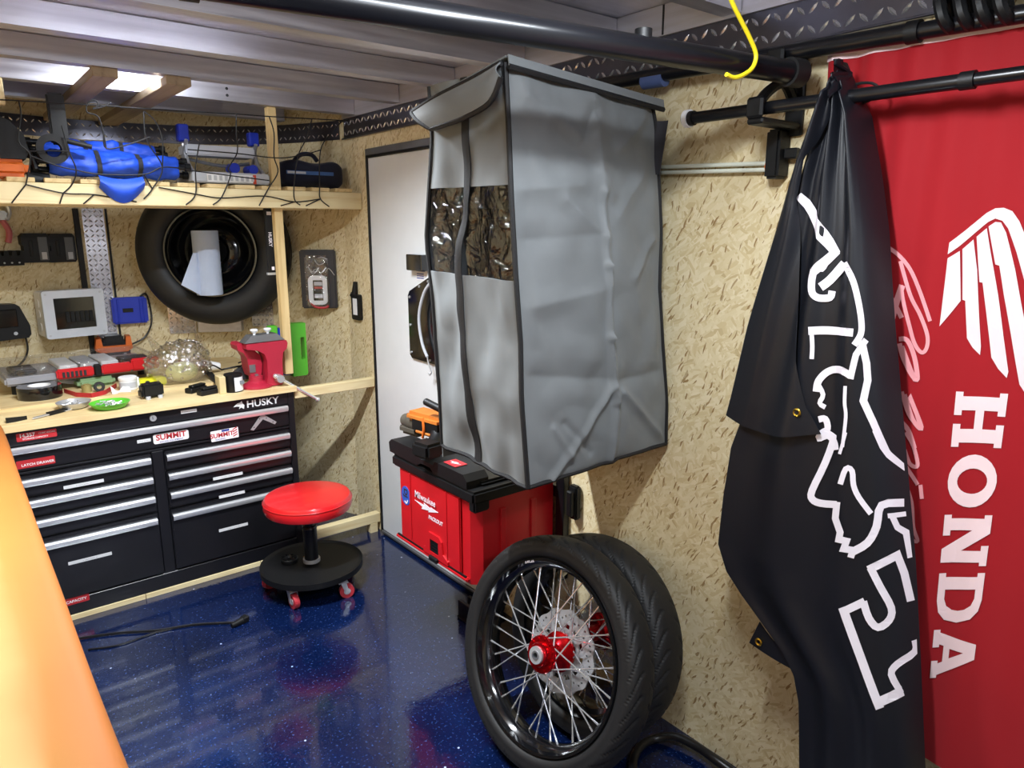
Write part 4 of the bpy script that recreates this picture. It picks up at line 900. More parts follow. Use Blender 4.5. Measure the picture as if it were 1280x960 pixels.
# white rods on the wall with orange tip and black clip
for k, v in enumerate((208, 215)):
    p0, p1 = at(822, v + 1, 0, -0.018), at(966, v - 4 + (1 if k else 0), 0, -0.018); t = MB(); t.cyl(p0, p1, 0.0052, n=10); t.cyl(p0 + Vector((0, 0.01, 0)), p0, 0.0075, n=10)
    solo(t, 'fibreglass_rod', mat('pale_rod', '#d5d9cb', 0.5), ['pale rod on the wall, upper of the two', 'pale rod on the wall, lower of the two'][k], 'rod', 'pale rods beside the black flag')
p0 = at(966, 208, 0, -0.02); t = MB(); t.cyl(p0 + Vector((0, 0.012, 0)), p0 + Vector((0, -0.012, 0)), 0.016, n=14); solo(t, 'rod_cap', ORANGE, 'small orange cap at the end of the pale rods', 'cap')
p0 = at(979, 194, 0, -0.002); t = MB(); Fc = fr_right(p0); t.box(-0.018, 0.018, -0.055, 0.055, 0, 0.05, 0.006, 2, M=Fc); t.box(0.018, 0.05, -0.012, 0.012, 0.01, 0.03, 0.003, 1, M=Fc)
ck = solo(t, 'wall_clamp', BLACK, 'black wall clamp between the pale rods and black flag', 'clamp')
p0 = at(826, 180, 0, -0.11); t = MB(); Fc = fr_right(p0)
t.sheet(lambda u, v: Vector((-0.055 + 0.075 * u - 0.02 * v * u, 0.055 - 0.13 * v, 0.012 * math.sin(5 * u) + 0.01)), 10, 10, 0.002, M=Fc); solo(t, 'cloth_flap', DKCLOTH, 'dark cloth flap hanging at the end of the lower cargo bar', 'cloth')
p0 = lo0 + Vector((0, 0.0, 0)); t = MB(); t.lathe([(0.0145, -0.008), (0.021, -0.008), (0.021, 0.004), (0.0145, 0.004)], 20, M=frame(p0 + Vector((0, -0.012, 0)), (1, 0, 0), (0, 0, 1)), closed=True); part(t, 'white_ring', PAPER, lbar, True)

# ================================================================== FLAGS
class Surf:
    """cloth on the right wall: x = -D(y,z), edges yl(z) (left in view) .. yr(z)"""
    def __init__(s, D, yl, yr): s.D, s.yl, s.yr = D, yl, yr
    def hit(s, u, v):
        d = 0.1
        for _ in range(8):
            P = at(u, v, 0, -d); d = s.D(P.y, P.z)
        P = at(u, v, 0, -d); return (P.y, P.z)
    def clamp(s, y, z):
        a, b = s.yl(z), s.yr(z); lo, hi = min(a, b) + 0.002, max(a, b) - 0.002; return max(lo, min(hi, y))
    def drape(s, mb, polys, off=0.0032, grid=0.016):
        """polys: list of outlines in (y,z)"""
        for poly in polys:
            bm = bmesh.new(); pts = [(s.clamp(y, z), z) for y, z in poly]
            vs = [bm.verts.new((0, y, z)) for y, z in pts]
            for t in tessellate_polygon([[Vector((0, y, z)) for y, z in pts]]):
                try: bm.faces.new([vs[i] for i in t])
                except ValueError: pass
            ys = [p[0] for p in pts]; zs_ = [p[1] for p in pts]
            for ax, arr in ((1, ys), (2, zs_)):
                k = math.ceil(min(arr) / grid)
                while k * grid < max(arr):
                    no = [0, 0, 0]; no[ax] = 1; co = [0, 0, 0]; co[ax] = k * grid
                    bmesh.ops.bisect_plane(bm, geom=bm.verts[:] + bm.edges[:] + bm.faces[:], plane_co=co, plane_no=no); k += 1
            bm.verts.index_update(); bm.verts.ensure_lookup_table()
            V = [(-(s.D(v.co.y, v.co.z) + off), v.co.y, v.co.z) for v in bm.verts]
            Fc = [tuple(v.index for v in f.verts) for f in bm.faces]
            for f in Fc:      # orient towards the room
                a, b, c = (Vector(V[i]) for i in f[:3])
            mb.raw(V, Fc); bm.free()
    def px(s, pts): return [s.hit(u, v) for u, v in pts]
def stroke_poly(pts, w, k=5):
    L, R = stroke(pts, w, k); return L + R[::-1]
def mitre_poly(P, w):
    V = [Vector(p) for p in P]; L, R = [], []
    for i, p in enumerate(V):
        d0 = (p - V[i - 1]).normalized() if i else (V[1] - p).normalized(); d1 = (V[i + 1] - p).normalized() if i < len(V) - 1 else d0
        n0, n1 = Vector((-d0.y, d0.x)), Vector((-d1.y, d1.x)); m = (n0 + n1); m = m.normalized() if m.length > 1e-6 else n0
        k = min(2.2, 1 / max(0.3, m.dot(n0))) * w / 2; e = d1 * (-0.4 * w) if i == 0 else (d0 * 0.4 * w if i == len(V) - 1 else Vector((0, 0)))
        L.append(tuple(p + m * k + e)); R.append(tuple(p - m * k + e))
    return L + R[::-1]
z6 = lambda x, y: (880 + x / 2.8225, 220 + y / 2.8225)
z7 = lambda x, y: (880 + x / 2.285, 540 + y / 2.285)
# ---- red flag
RT, RB, RL, RR = 1.878, 0.362, -2.205, -3.12
def Dred(y, z):
    s_ = (RL - y); f = math.exp(-s_ * 5.0)
    return 0.030 + 0.012 * f * math.sin(s_ * 75 + 2 * (RT - z)) + 0.006 * math.sin(s_ * 9 + 1.4 * (RT - z)) + 0.004 * noise.noise(Vector((y * 4, z * 3, 0.5))) * min(1, (RT - z) * 4) + 0.008
RLz = lambda z: RL - 0.16 * max(0, RT - z) / 1.5
red = Surf(Dred, RLz, lambda z: RR)
rf = thing('wall_flag', 'large red flag with white wing and lettering on the right wall', 'flag', Matrix.Translation((-0.03, (RL + RR) / 2, RB)))
def redp(u, v):
    z = RT + (RB - RT) * v; y = RLz(z) + (RR - RLz(z)) * u; return Vector((-Dred(y, z), y, z))
t = MB(); t.sheet(redp, 120, 90, 0.0012); part(t, 'cloth', FLAGRED, rf, True, smooth=1.2)
t = MB(); t.sheet(lambda u, v: Vector((-Dred(RL + (RR - RL) * u, RT) - 0.002, RL + (RR - RL) * u, RT - 0.020 * v)), 60, 2, 0.002); part(t, 'header_hem', PRINTP, rf, True)
t = MB()
wing = [[(862, 276), (868, 235), (1000, 130), (1030, 114), (1060, 112), (1090, 124), (1115, 160), (1160, 270), (1200, 420), (1230, 600), (1230, 760), (1190, 600), (1150, 430), (1105, 270), (1075, 185), (1055, 158), (1030, 150), (1005, 162), (900, 250)],
        [(862, 290), (905, 264), (908, 440), (833, 530)],
        [(914, 258), (953, 224), (966, 330), (972, 480), (979, 600), (976, 631), (950, 605), (930, 572), (924, 440), (914, 436)],
        [(964, 214), (1000, 184), (1012, 260), (1040, 420), (1058, 560), (1076, 690), (1070, 712), (1040, 680), (1016, 640), (1000, 500), (985, 376), (974, 374)],
        [(1006, 178), (1030, 162), (1050, 164), (1068, 200), (1100, 330), (1135, 520), (1150, 700), (1145, 780), (1115, 735), (1085, 560), (1060, 420), (1044, 316), (1030, 312)]]
for p in wing: q = MB(); red.drape(q, [red.px([z6(*a) for a in p])]); part(q, 'wing_print', PRINTP, rf, True, smooth=0)
# slab letters: glyph outlines on a unit box (x along the word, y up), as rectangles/polygons
G = {
 'H': [[(0, 0), (.42, 0), (.42, .15), (.33, .15), (.33, .41), (.67, .41), (.67, .15), (.58, .15), (.58, 0), (1, 0), (1, .15), (.92, .15), (.92, .85), (1, .85), (1, 1), (.58, 1), (.58, .85), (.67, .85), (.67, .58), (.33, .58), (.33, .85), (.42, .85), (.42, 1), (0, 1), (0, .85), (.08, .85), (.08, .15), (0, .15)]],
 'N': [[(0, 0), (.40, 0), (.40, .15), (.30, .15), (.30, .62), (.66, 0), (.93, 0), (.93, .85), (1, .85), (1, 1), (.60, 1), (.60, .85), (.70, .85), (.70, .42), (.36, 1), (0, 1), (0, .85), (.07, .85), (.07, .15), (0, .15)]],
 'A': [[(0, 0), (.36, 0), (.36, .15), (.30, .15), (.335, .26), (.665, .26), (.70, .15), (.64, .15), (.64, 0), (1, 0), (1, .15), (.94, .15), (.66, 1), (.34, 1), (.06, .15), (0, .15)], 'hole', [(.40, .41), (.60, .41), (.50, .74)]],
 'D': [[(0, 0), (.55, 0), (.78, .05), (.94, .20), (1, .5), (.94, .80), (.78, .95), (.55, 1), (0, 1), (0, .85), (.08, .85), (.08, .15), (0, .15)], 'hole', [(.33, .16), (.52, .16), (.66, .22), (.74, .36), (.76, .5), (.74, .64), (.66, .78), (.52, .84), (.33, .84)]],
 'O': [[(.5 + .5 * math.cos(a * PI / 12), .5 + .5 * math.sin(a * PI / 12)) for a in range(24)], 'hole', [(.5 + .24 * math.cos(a * PI / 12), .5 + .31 * math.sin(a * PI / 12)) for a in range(24)]]}
c00, c10, c01, c11 = [Vector(red.hit(*p)) for p in ((1196, 489), (1163, 847), (1261, 492), (1216, 844))]
def tomap(s_, h): return tuple((c00.lerp(c10, s_)).lerp(c01.lerp(c11, s_), h))
for i, ch in enumerate('HONDA'):
    s0, s1 = i * 0.205, i * 0.205 + 0.18; gl = G[ch]
    outl = gl[0]
    # split edges so long lines follow the cloth; holes joined to the outline by a slit
    if len(gl) == 3:
        hole = gl[2]; best = min(((a, b) for a in range(len(outl)) for b in range(len(hole))), key=lambda ab: math.dist(outl[ab[0]], hole[ab[1]]))
        a, b = best; area_o = sum(outl[k][0] * outl[(k + 1) % len(outl)][1] - outl[(k + 1) % len(outl)][0] * outl[k][1] for k in range(len(outl)))
        area_h = sum(hole[k][0] * hole[(k + 1) % len(hole)][1] - hole[(k + 1) % len(hole)][0] * hole[k][1] for k in range(len(hole)))
        if area_o * area_h > 0: hole = hole[::-1]; b = len(hole) - 1 - b
        outl = outl[:a + 1] + hole[b:] + hole[:b + 1] + outl[a:]
    q = MB(); red.drape(q, [[tomap(s0 + (s1 - s0) * x, y) for x, y in outl]]); part(q, 'letter_print', PRINTP, rf, True, smooth=0)
sc1 = [([(650, 250), (690, 280), (730, 330), (765, 410), (800, 512)], 5), ([(695, 300), (730, 420), (765, 490), (790, 560), (788, 605), (770, 622), (745, 590), (725, 520), (705, 440), (698, 385)], 5), ([(702, 385), (680, 450), (660, 525)], 8), ([(660, 425), (685, 470), (700, 500)], 6),
       ([(690, 575), (720, 580), (745, 640), (755, 715), (735, 700), (705, 640), (692, 590)], 6), ([(700, 600), (730, 680), (748, 720)], 6), ([(695, 640), (715, 740), (770, 885), (740, 860), (710, 770)], 5.5), ([(700, 760), (725, 840), (765, 890)], 5), ([(702, 870), (725, 900), (745, 960)], 6)]
sc2 = [([(578, 0), (600, 40), (612, 95), (590, 90), (575, 50)], 5), ([(570, 85), (600, 130), (612, 150)], 5), ([(620, 150), (624, 190)], 5), ([(575, 140), (595, 200), (600, 270), (612, 310), (590, 300), (580, 250)], 4.5)]
q = MB()
for pts, w in sc1: red.drape(q, [red.px(stroke_poly([z6(*a) for a in pts], w))])
for pts, w in sc2: red.drape(q, [red.px(stroke_poly([z7(*a) for a in pts], w))])
part(q, 'script_print', PRINTF, rf, True, smooth=0)
# ---- black flag
Bl = [(1046, 72), (1035, 120), (1018, 165), (1000, 225), (985, 300), (960, 400), (935, 500), (912, 560), (903, 620), (897, 680), (907, 715), (925, 745), (950, 780), (975, 815), (990, 845), (996, 880), (997, 960), (997, 1040)]
Br = [(1053, 70), (1066, 100), (1085, 145), (1097, 220), (1106, 290), (1114, 400), (1121, 480), (1131, 590), (1140, 700), (1148, 830), (1154, 960), (1157, 1040)]
XF = -0.165
tab = lambda L: [(at(u, v, 0, XF).z, at(u, v, 0, XF).y) for u, v in L]
bl, brr = tab(Bl), [(at(u, v, 0, -0.105).z, at(u, v, 0, -0.105).y) for u, v in Br]; ZT = min(bl[0][0], brr[0][0]); ZB = max(bl[-1][0], brr[-1][0])
byl = lambda z: interp(bl, z)
byr = lambda z: interp(brr, z)
def Dblk(y, z):
    a, b = byl(z), byr(z); s_ = (y - a) / (b - a) if abs(b - a) > 1e-6 else 0.5; s_ = max(0, min(1, s_)); q = (ZT - z)
    topf = math.exp(-q * 2.2)
    d = 0.152 + 0.014 * math.sin(2 * PI * 2.6 * s_ + 0.8 + 1.1 * q) * (0.45 + 0.55 * topf) + 0.006 * math.sin(2 * PI * 5.3 * s_ + 2 * q) * topf + 0.006 * noise.noise(Vector((y * 6, z * 3, 3.1)))
    d += 0.016 * math.sin(PI * s_) * min(1, 2 * q)
    d -= 0.055 * max(0, (s_ - 0.86) / 0.14) ** 2
    if q < 0.06: d = d * 0.7 + 0.035
    return d
blk = Surf(Dblk, byl, byr)
bf = thing('wall_flag', 'black flag with white outlined emblem hung over the lower cargo bar', 'flag', Matrix.Translation((XF, -2.3, ZB)))
def blkp(u, v):
    z = ZT + (ZB - ZT) * v; y = byl(z) + (byr(z) - byl(z)) * u; return Vector((-Dblk(y, z), y, z))
t = MB(); t.sheet(blkp, 170, 220, 0.0014); part(t, 'cloth', FLAGBLK, bf, True, smooth=1.2)
Al = [(1046, 74), (1034, 112), (1020, 150), (990, 230), (962, 320), (935, 410), (912, 500), (899, 547)]
Ar = [(1051, 74), (1045, 120), (1033, 155), (1010, 200), (999, 250), (999, 350), (1002, 450), (1012, 510), (1028, 548)]
al, ar = tab(Al), tab(Ar); ZA = min(al[0][0], ar[0][0]); ZAB = max(al[-1][0], ar[-1][0]); ayl = lambda z: interp(al, z); ayr = lambda z: interp(ar, z)
def fold(u, v):
    z = ZA + (ZAB - ZA) * v; y = ayl(z) + (ayr(z) - ayl(z)) * u
    d = Dblk(min(byl(z) - 0.001, y), z) + 0.014 + 0.012 * math.sin(PI * u) + 0.004 * noise.noise(Vector((y * 7, z * 4, 9))) - 0.012 * (1 - u) * v
    zz = z + (0.018 * math.sin(PI * u * 1.2) - 0.035 * (1 - u) * 0.0) * max(0, (v - 0.9)) * -10
    return Vector((-d, y, zz))
t = MB(); t.sheet(fold, 36, 90, 0.0014); fo = part(t, 'folded_edge', FLAGBLK, bf, True, smooth=1.2)
def grommet(P, parent):
    t = MB(); t.lathe([(0.0048, 0), (0.0095, 0), (0.0098, 0.0015), (0.0075, 0.003), (0.0048, 0.0015)], 20, M=frame(P, (0, -1, 0), (0, 0, 1)), closed=True); part(t, 'grommet', BRASS, parent, True)
grommet(fold(0.90, 0.935) + Vector((-0.002, 0, 0)), fo)
cp = [at(u, v, 0, XF + 0.02) for u, v in ((950, 777), (937, 803), (990, 836), (978, 812))]
t = MB(); t.sheet(lambda u, v: (cp[0].lerp(cp[3], u)).lerp(cp[1].lerp(cp[2], u), v) + Vector((-0.004 * math.sin(3 * u), 0, 0)), 6, 4, 0.002); cn = part(t, 'hem_corner', FLAGBLK, bf, True)
grommet(at(949, 802, 0, XF + 0.014) + Vector((-0.002, 0, 0)), cn)
S6 = [([(341, 78), (405, 175), (466, 266)], 10.5, 0), ([(474, 262), (392, 336)], 10.5, 0), ([(392, 330), (384, 370), (386, 412), (410, 430), (448, 428), (456, 405)], 9, 4), ([(400, 318), (420, 330), (440, 300)], 6, 3), ([(415, 392), (450, 365), (500, 308)], 11, 3), ([(498, 306), (530, 370), (550, 450), (560, 520), (556, 560), (534, 596)], 8, 4),
      ([(372, 546), (440, 544), (530, 552)], 10, 3), ([(383, 545), (386, 600), (384, 645)], 5.5, 3), ([(572, 584), (540, 630), (522, 706)], 8, 0), ([(522, 704), (480, 682), (440, 690), (408, 722), (400, 760)], 9, 4),
      ([(404, 730), (424, 770), (412, 800), (432, 815)], 6, 3), ([(562, 590), (578, 660), (582, 720), (566, 792), (600, 865), (650, 965)], 9.5, 0), ([(502, 740), (500, 800), (504, 850), (492, 955)], 4.5, 4), ([(408, 858), (432, 856), (440, 890), (420, 905), (408, 925), (440, 915), (462, 935), (468, 965)], 8, 4)]
S7 = [([(498, 0), (516, 40), (534, 62), (580, 95)], 10, 0), ([(408, 0), (398, 35), (390, 62)], 4, 3), ([(330, 8), (372, 12), (350, 85), (312, 165), (312, 190), (335, 202), (382, 206)], 9, 3), ([(382, 206), (378, 245), (392, 285), (388, 305), (410, 310), (402, 332), (428, 336), (424, 350)], 8.5, 0),
      ([(424, 342), (470, 315), (496, 268), (510, 208), (575, 200)], 10, 3), ([(392, 148), (408, 104), (426, 110), (430, 150), (445, 185), (480, 232)], 7, 3), ([(528, 238), (580, 232)], 6, 0), ([(542, 240), (556, 270), (580, 285), (592, 350)], 8, 0),
      ([(480, 388), (556, 350), (575, 400), (592, 472)], 10, 0), ([(478, 385), (506, 440), (538, 500), (532, 535), (500, 556), (474, 530), (458, 482)], 9.5, 3), ([(462, 482), (398, 512)], 10, 0), ([(402, 508), (450, 640), (502, 778)], 11, 0), ([(496, 772), (574, 734)], 12, 0), ([(568, 742), (538, 690), (556, 660), (606, 625), (606, 592)], 9, 3)]
q = MB()
for (pts, w, k), zf in [(a, z6) for a in S6] + [(a, z7) for a in S7]:
    P2 = [zf(*a) for a in pts]
    if k == 0 and len(P2) > 2:       # sharp corners: one strip per segment
        blk.drape(q, [blk.px(mitre_poly(P2, w))], 0.0046)
    else: blk.drape(q, [blk.px(stroke_poly(P2, w, k))], 0.0046)
part(q, 'emblem_print', PRINTW, bf, True, smooth=0, kind=None)

# ================================================================== ORANGE CLOTH ON A BENCH BY THE CAMERA
BT = 0.842; BE = -1.6 + 0.16 * (1.512 - BT)
bn = thing('side_bench', 'low bench along the left wall under an orange cloth', 'bench', Matrix.Translation((-1.72, -1.6, 0)))
t = MB(); t.box(XL + 0.005, BE - 0.03, -3.0, -0.03, BT - 0.05, BT - 0.012, 0.004, 1); part(t, 'bench_top', PINE_Y, bn, True)
for y in (-2.9, -1.5, -0.12):
    for x in (XL + 0.05, BE - 0.09):
        t = MB(); t.box(x - 0.02, x + 0.02, y - 0.02, y + 0.02, 0, BT - 0.05, 0.002, 1); part(t, 'leg', PINE_Z, bn, True)
def drapefn(u, v):
    y = -0.028 + (-2.98 + 0.028) * v; L = 0.47 + 0.30; s_ = u * L; flat = BE - 0.015 - (XL + 0.01)
    w = 0.006 * noise.noise(Vector((u * 6, y * 2.0, 0))) + 0.0025 * math.sin(s_ * 40)
    if s_ < flat: return Vector((XL + 0.01 + s_, y, BT - 0.011 + abs(w) * 1.2))
    a = (s_ - flat); r = 0.02
    if a < r * PI / 2: th = a / r; return Vector((BE - 0.015 + r * 0.75 * math.sin(th), y, BT - 0.011 - r * (1 - math.cos(th)) + abs(w)))
    h = a - r * PI / 2; return Vector((BE - 0.0 + min(0, -h * 0.06) + w * 0.8, y, BT - 0.011 - r - h))
t = MB(); t.sheet(drapefn, 70, 120, 0.002); solo(t, 'orange_cloth', m_orange(), 'orange cloth with printed ring and painted-in pale highlight draped over the bench at left', 'cloth', smooth=1.2)

# ================================================================== FLOOR ODDS AND ENDS
t = MB(); t.tube([at(u, v, 2, 0.006) for u, v in ((60, 805), (105, 797), (150, 791), (195, 788), (240, 781), (270, 779), (296, 778))], 0.0045, 8)
c = thing('power_cord', 'black power cord with plug lying on the blue floor', 'cord', Matrix.Translation(at(200, 787, 2, 0)))
part(t, 'cable', CABLE, c, True)
P = at(300, 777, 2, 0.011); t = MB(); t.cyl(P - Vector((0.035, 0.01, 0)), P + Vector((0.012, 0.004, 0)), 0.009, 0.014, n=12); t.box(-0.004, 0.022, -0.014, 0.014, -0.0105, 0.014, 0.004, 1, M=fr_up(P + Vector((0.012, 0.004, 0)), 0.3)); pl = part(t, 'plug', BLACK, c, True)
t = MB(); t.tube([at(u, v, 2, 0.004) for u, v in ((110, 812), (150, 806), (190, 792), (215, 786))], 0.0035, 8); solo(t, 'thin_cable', CABLE, 'thin black cable on the floor below the power cord', 'cable')
hz_ = 0.016
pts = [at(u, v, 2, hz_) for u, v in ((800, 1010), (793, 975), (792, 950), (802, 932), (820, 923))] + [at(845, 921, 2, 0.03), at(872, 934, 2, 0.03), at(895, 950, 2, 0.03), at(925, 972, 2, hz_), at(960, 1000, 2, hz_)]
pts = [Vector((min(p.x, -0.02), p.y, p.z)) for p in pts]
t = MB(); t.tube(pts, 0.0125, 12, smooth=6); solo(t, 'air_hose', CABLE, 'thick black hose curving on the floor by the wheels', 'hose')
P = at(590, 765, 2, 0.0); o = thing('wheel_stand', 'black ribbed steel stand on the floor behind the front wheel', 'stand', Matrix.Translation((-0.12, -1.0, 0)))
t = MB(); t.box(-0.17, -0.03, -1.06, -0.93, 0.0, 0.012, 0.002, 1); part(t, 'base_plate', BLKMETAL, o, True)
for k in range(3):
    t = MB(); t.box(-0.165 + k * 0.045, -0.150 + k * 0.045, -1.06, -0.93, 0.012, 0.075, 0.002, 1); part(t, 'rib', BLKMETAL, o, True)

# ================================================================== ON THE DOOR AND RIGHT WALL
zd = -0.016
Pd = at(535, 398, 0, -0.02); dpn = thing('door_plate', 'black bolted plate on the white door with a grey bungee', 'plate', fr_right((-0.0145, Pd.y, Pd.z)))
t = MB(); t.prism([[(-0.145, -0.17), (-0.13, -0.185), (0.16, -0.19), (0.16, 0.17), (0.02, 0.17), (-0.135, 0.105), (-0.148, 0.085)]], 0, 0.012); part(t, 'plate', GLOSSBLACK, dpn)
for x, y in ((-0.132, 0.08), (-0.132, -0.04), (-0.132, -0.16), (-0.05, 0.13), (0.02, 0.155), (0.02, -0.175)):
    t = MB(); t.cyl((x, y, 0.012), (x, y, 0.016), 0.0055, n=10); part(t, 'screw', STEEL, dpn)
P = [at(u, v, 0, -0.05) for u, v in ((545, 347), (532, 362), (525, 385), (524, 405), (528, 430), (534, 446))]
o = thing('bungee_strap', 'grey bungee strap with black hook looped on the door plate', 'strap', Matrix.Translation(P[-1]))
t = MB(); t.tube(P, 0.0065, 8); part(t, 'strap', GREYP, o, True)
t = MB(); t.tube([P[-1] + Vector((0, 0, 0.005)), P[-1] + Vector((0, -0.006, -0.02)), P[-1] + Vector((0, -0.022, -0.05)), P[-1] + Vector((0, -0.03, -0.062)), P[-1] + Vector((0, -0.016, -0.075)), P[-1] + Vector((0, -0.006, -0.066))], 0.0032, 8); part(t, 'hook', STEEL, o, True)
P = at(527, 328, 0, -0.0145); t = MB(); t.box(-0.06, 0.06, -0.033, 0.033, 0, 0.04, 0.003, 1, M=fr_right(P)); solo(t, 'latch_box', GLOSSBLACK, 'small black box on the door above the door plate', 'box')
P = at(527, 343, 0, -0.0145); t = MB(); t.box(-0.04, 0.05, -0.026, 0.026, 0, 0.002, M=fr_right(P)); o = solo(t, 'door_sticker', STICKW, 'white printed sticker under the black box on the door', 'sticker')
t = MB(); text(t, 'DANGER', 0.012, fr_right(P) @ Matrix.Translation((0.0, 0.006, 0.0022)), 0.0004, 0.01) if False else t.box(-0.035, 0.03, 0.012, 0.02, 0.002, 0.0026, M=fr_right(P))
for k in range(3): t.box(-0.035, 0.02, -0.018 + k * 0.009, -0.014 + k * 0.009, 0.002, 0.0026, M=fr_right(P))
part(t, 'print', STICKB, o, True)
P = at(448, 378, 0, -0.001); o = thing('pen_light', 'small black pen light with white label on the wall beside the door', 'light', fr_right(P))
t = MB(); t.prism([rrect(-0.042, 0.042, -0.085, 0.04, 0.012)], 0, 0.018); part(t, 'holder', BLACK, o)
t = MB(); t.prism([rect(-0.022, 0.020, -0.06, 0.02)], 0.018, 0.0195); part(t, 'label', PAPER, o)
t = MB(); t.cyl((-0.01, 0.04, 0.012), (0.0, 0.10, 0.012), 0.016, 0.010, n=12); t.cyl((-0.035, 0.045, 0.012), (-0.05, 0.03, 0.012), 0.008, n=8); part(t, 'cap', BLACK, o)

# ================================================================== ON THE NOSE WALL
def nthing(name, label, cat, u, v, off=0.0, group=None): return thing(name, label, cat, on_nose(u, v, off), group)
S = 0.00405   # metres per pixel out there
# charger box in packaging
F = on_nose(402, 348); o = thing('charger_package', 'black boxed battery charger hanging on the wall right of the spare tire', 'package', frame(F.translation, (0.80, -0.6, 0), (0, 0, 1)))
t = MB(); t.box(-0.088, 0.088, -0.145, 0.145, 0.004, 0.075, 0.006, 2); part(t, 'carton', mat('dark_carton', '#23252d', 0.4), o)
t = MB(); t.prism([rrect(-0.048, 0.045, -0.125, 0.02, 0.025), rrect(-0.026, 0.024, -0.105, -0.003, 0.004)[::-1]], 0.075, 0.088); part(t, 'white_charger_rim', WHITE, o)
t = MB(); t.box(-0.026, 0.024, -0.105, -0.003, 0.075, 0.082); sc_ = part(t, 'charger_face', BLACK, o)
t = MB(); t.box(-0.02, 0.02, -0.03, -0.012, 0.082, 0.0826); t.box(-0.02, 0.02, -0.092, -0.072, 0.082, 0.0826); part(t, 'face_print', GREYP, sc_)
t = MB(); t.box(-0.02, 0.02, -0.046, -0.036, 0.082, 0.0828); part(t, 'red_stripe', STICKR, sc_)
t = MB()
for k in range(7): a = random.uniform(-0.05, 0.04); b2 = random.uniform(0.03, 0.11); t.tube([(a, b2, 0.078), (a + 0.02, b2 + random.uniform(-0.03, 0.03), 0.088), (a + 0.045, b2 + random.uniform(-0.03, 0.03), 0.079)], 0.0022, 6)
part(t, 'wire', STEEL, o)
t = MB(); t.tube([(-0.05, -0.10, 0.08), (-0.02, -0.135, 0.085), (0.03, -0.14, 0.085), (0.045, -0.13, 0.08)], 0.006, 8); part(t, 'red_lead', STICKR, o)
t = MB(); t.box(-0.062, 0.055, -0.14, 0.12, 0.0762, 0.095, 0.012, 2); part(t, 'clear_blister', CLEARP, o)
# spirit level style black strip with white letters beside the tire
F = on_nose(338, 302, 0.21); Fq = frame(at(337, 302, 1, 0.15), (1, 0, 0), (0, 0, 1))
o = thing('black_blade_case', 'narrow black case with white lettering beside the pine post', 'case', Fq)
t = MB(); t.box(-0.02, 0.02, -0.135, 0.145, 0, 0.02, 0.003, 1); part(t, 'case', BLACK, o)
t = MB(); text(t, 'HUSKY', 0.02, Matrix.Translation((-0.004, 0.01, 0.0202)) @ Matrix.Rotation(-PI / 2, 4, 'Z'), 0.0005, 0.02); part(t, 'lettering', PRINTW, o)
t = MB(); t.box(-0.012, 0.008, 0.115, 0.13, 0.02, 0.0205); t.box(-0.006, 0.006, -0.125, -0.11, 0.02, 0.0205); part(t, 'print', PRINTW, o)
t = MB(); t.box(-0.025, 0.02, -0.147, -0.136, 0.002, 0.02, 0.001, 1); part(t, 'steel_tip', STEEL, o)
# green and blue holder right of the post
F = frame(at(362, 437, 1, 0.28), (1, 0, 0), (0, 0, 1)); o = thing('tool_holder', 'bright green holder with blue tool beside the vise', 'holder', F)
t = MB(); t.prism([[(0.0, -0.13), (0.068, -0.13), (0.075, -0.12), (0.075, 0.128), (0.0, 0.128)], rrect(0.045, 0.066, -0.05, 0.06, 0.008)[::-1]], -0.02, 0.03); part(t, 'green_body', GREEN, o)
t = MB(); t.box(-0.10, -0.062, 0.0, 0.125, -0.015, 0.03, 0.004, 1); t.box(-0.062, 0.0, 0.0, 0.02, -0.015, 0.03, 0.002, 1); part(t, 'green_arm', GREEN, o)
t = MB(); t.box(-0.06, 0.0, 0.02, 0.11, -0.018, 0.022, 0.006, 1); t.box(-0.045, -0.001, -0.12, 0.02, -0.018, 0.022, 0.006, 1); part(t, 'blue_body', BLUEP, o)
t = MB(); t.cyl((-0.02, 0.06, 0.02), (-0.02, 0.06, 0.03), 0.012, n=12); t.cyl((-0.01, -0.01, 0.02), (-0.01, -0.01, 0.03), 0.009, n=12); part(t, 'knob', CHROME, o)
# electrical box
F = on_nose(90, 388); o = thing('electrical_box', 'white electrical panel box with dark window left of the tread strip', 'box', frame(F.translation + Vector((-0.03, -0.02, 0)), (0.985, 0.17, 0), (0, 0, 1)))
t = MB(); t.box(-0.125, 0.125, -0.105, 0.105, 0.0, 0.115, 0.006, 2); part(t, 'enclosure', WHITE, o)
t = MB(); t.prism([rrect(-0.13, 0.13, -0.11, 0.11, 0.012), rect(-0.085, 0.085, -0.07, 0.075)[::-1]], 0.115, 0.14); cvv = part(t, 'cover', LGREY, o)
t = MB(); t.box(-0.085, 0.085, -0.07, 0.075, 0.12, 0.132); part(t, 'window', GLOSSBLACK, o)
for k in range(6):
    t = MB(); t.box(-0.04 + k * 0.02, -0.024 + k * 0.02, -0.04, 0.01, 0.132, 0.137, 0.001, 1); part(t, 'breaker', BLACK, o)
for x in (-0.115, 0.115):
    for y in (-0.095, 0.095): t = MB(); t.cyl((x, y, 0.14), (x, y, 0.142), 0.005, n=10); part(t, 'screw', GREYP, cvv)
for y in (-0.06, 0.0, 0.05):
    t = MB(); t.cyl((-0.125, y, 0.055), (-0.128, y, 0.055), 0.02, n=20); part(t, 'knockout', WHITE, o)
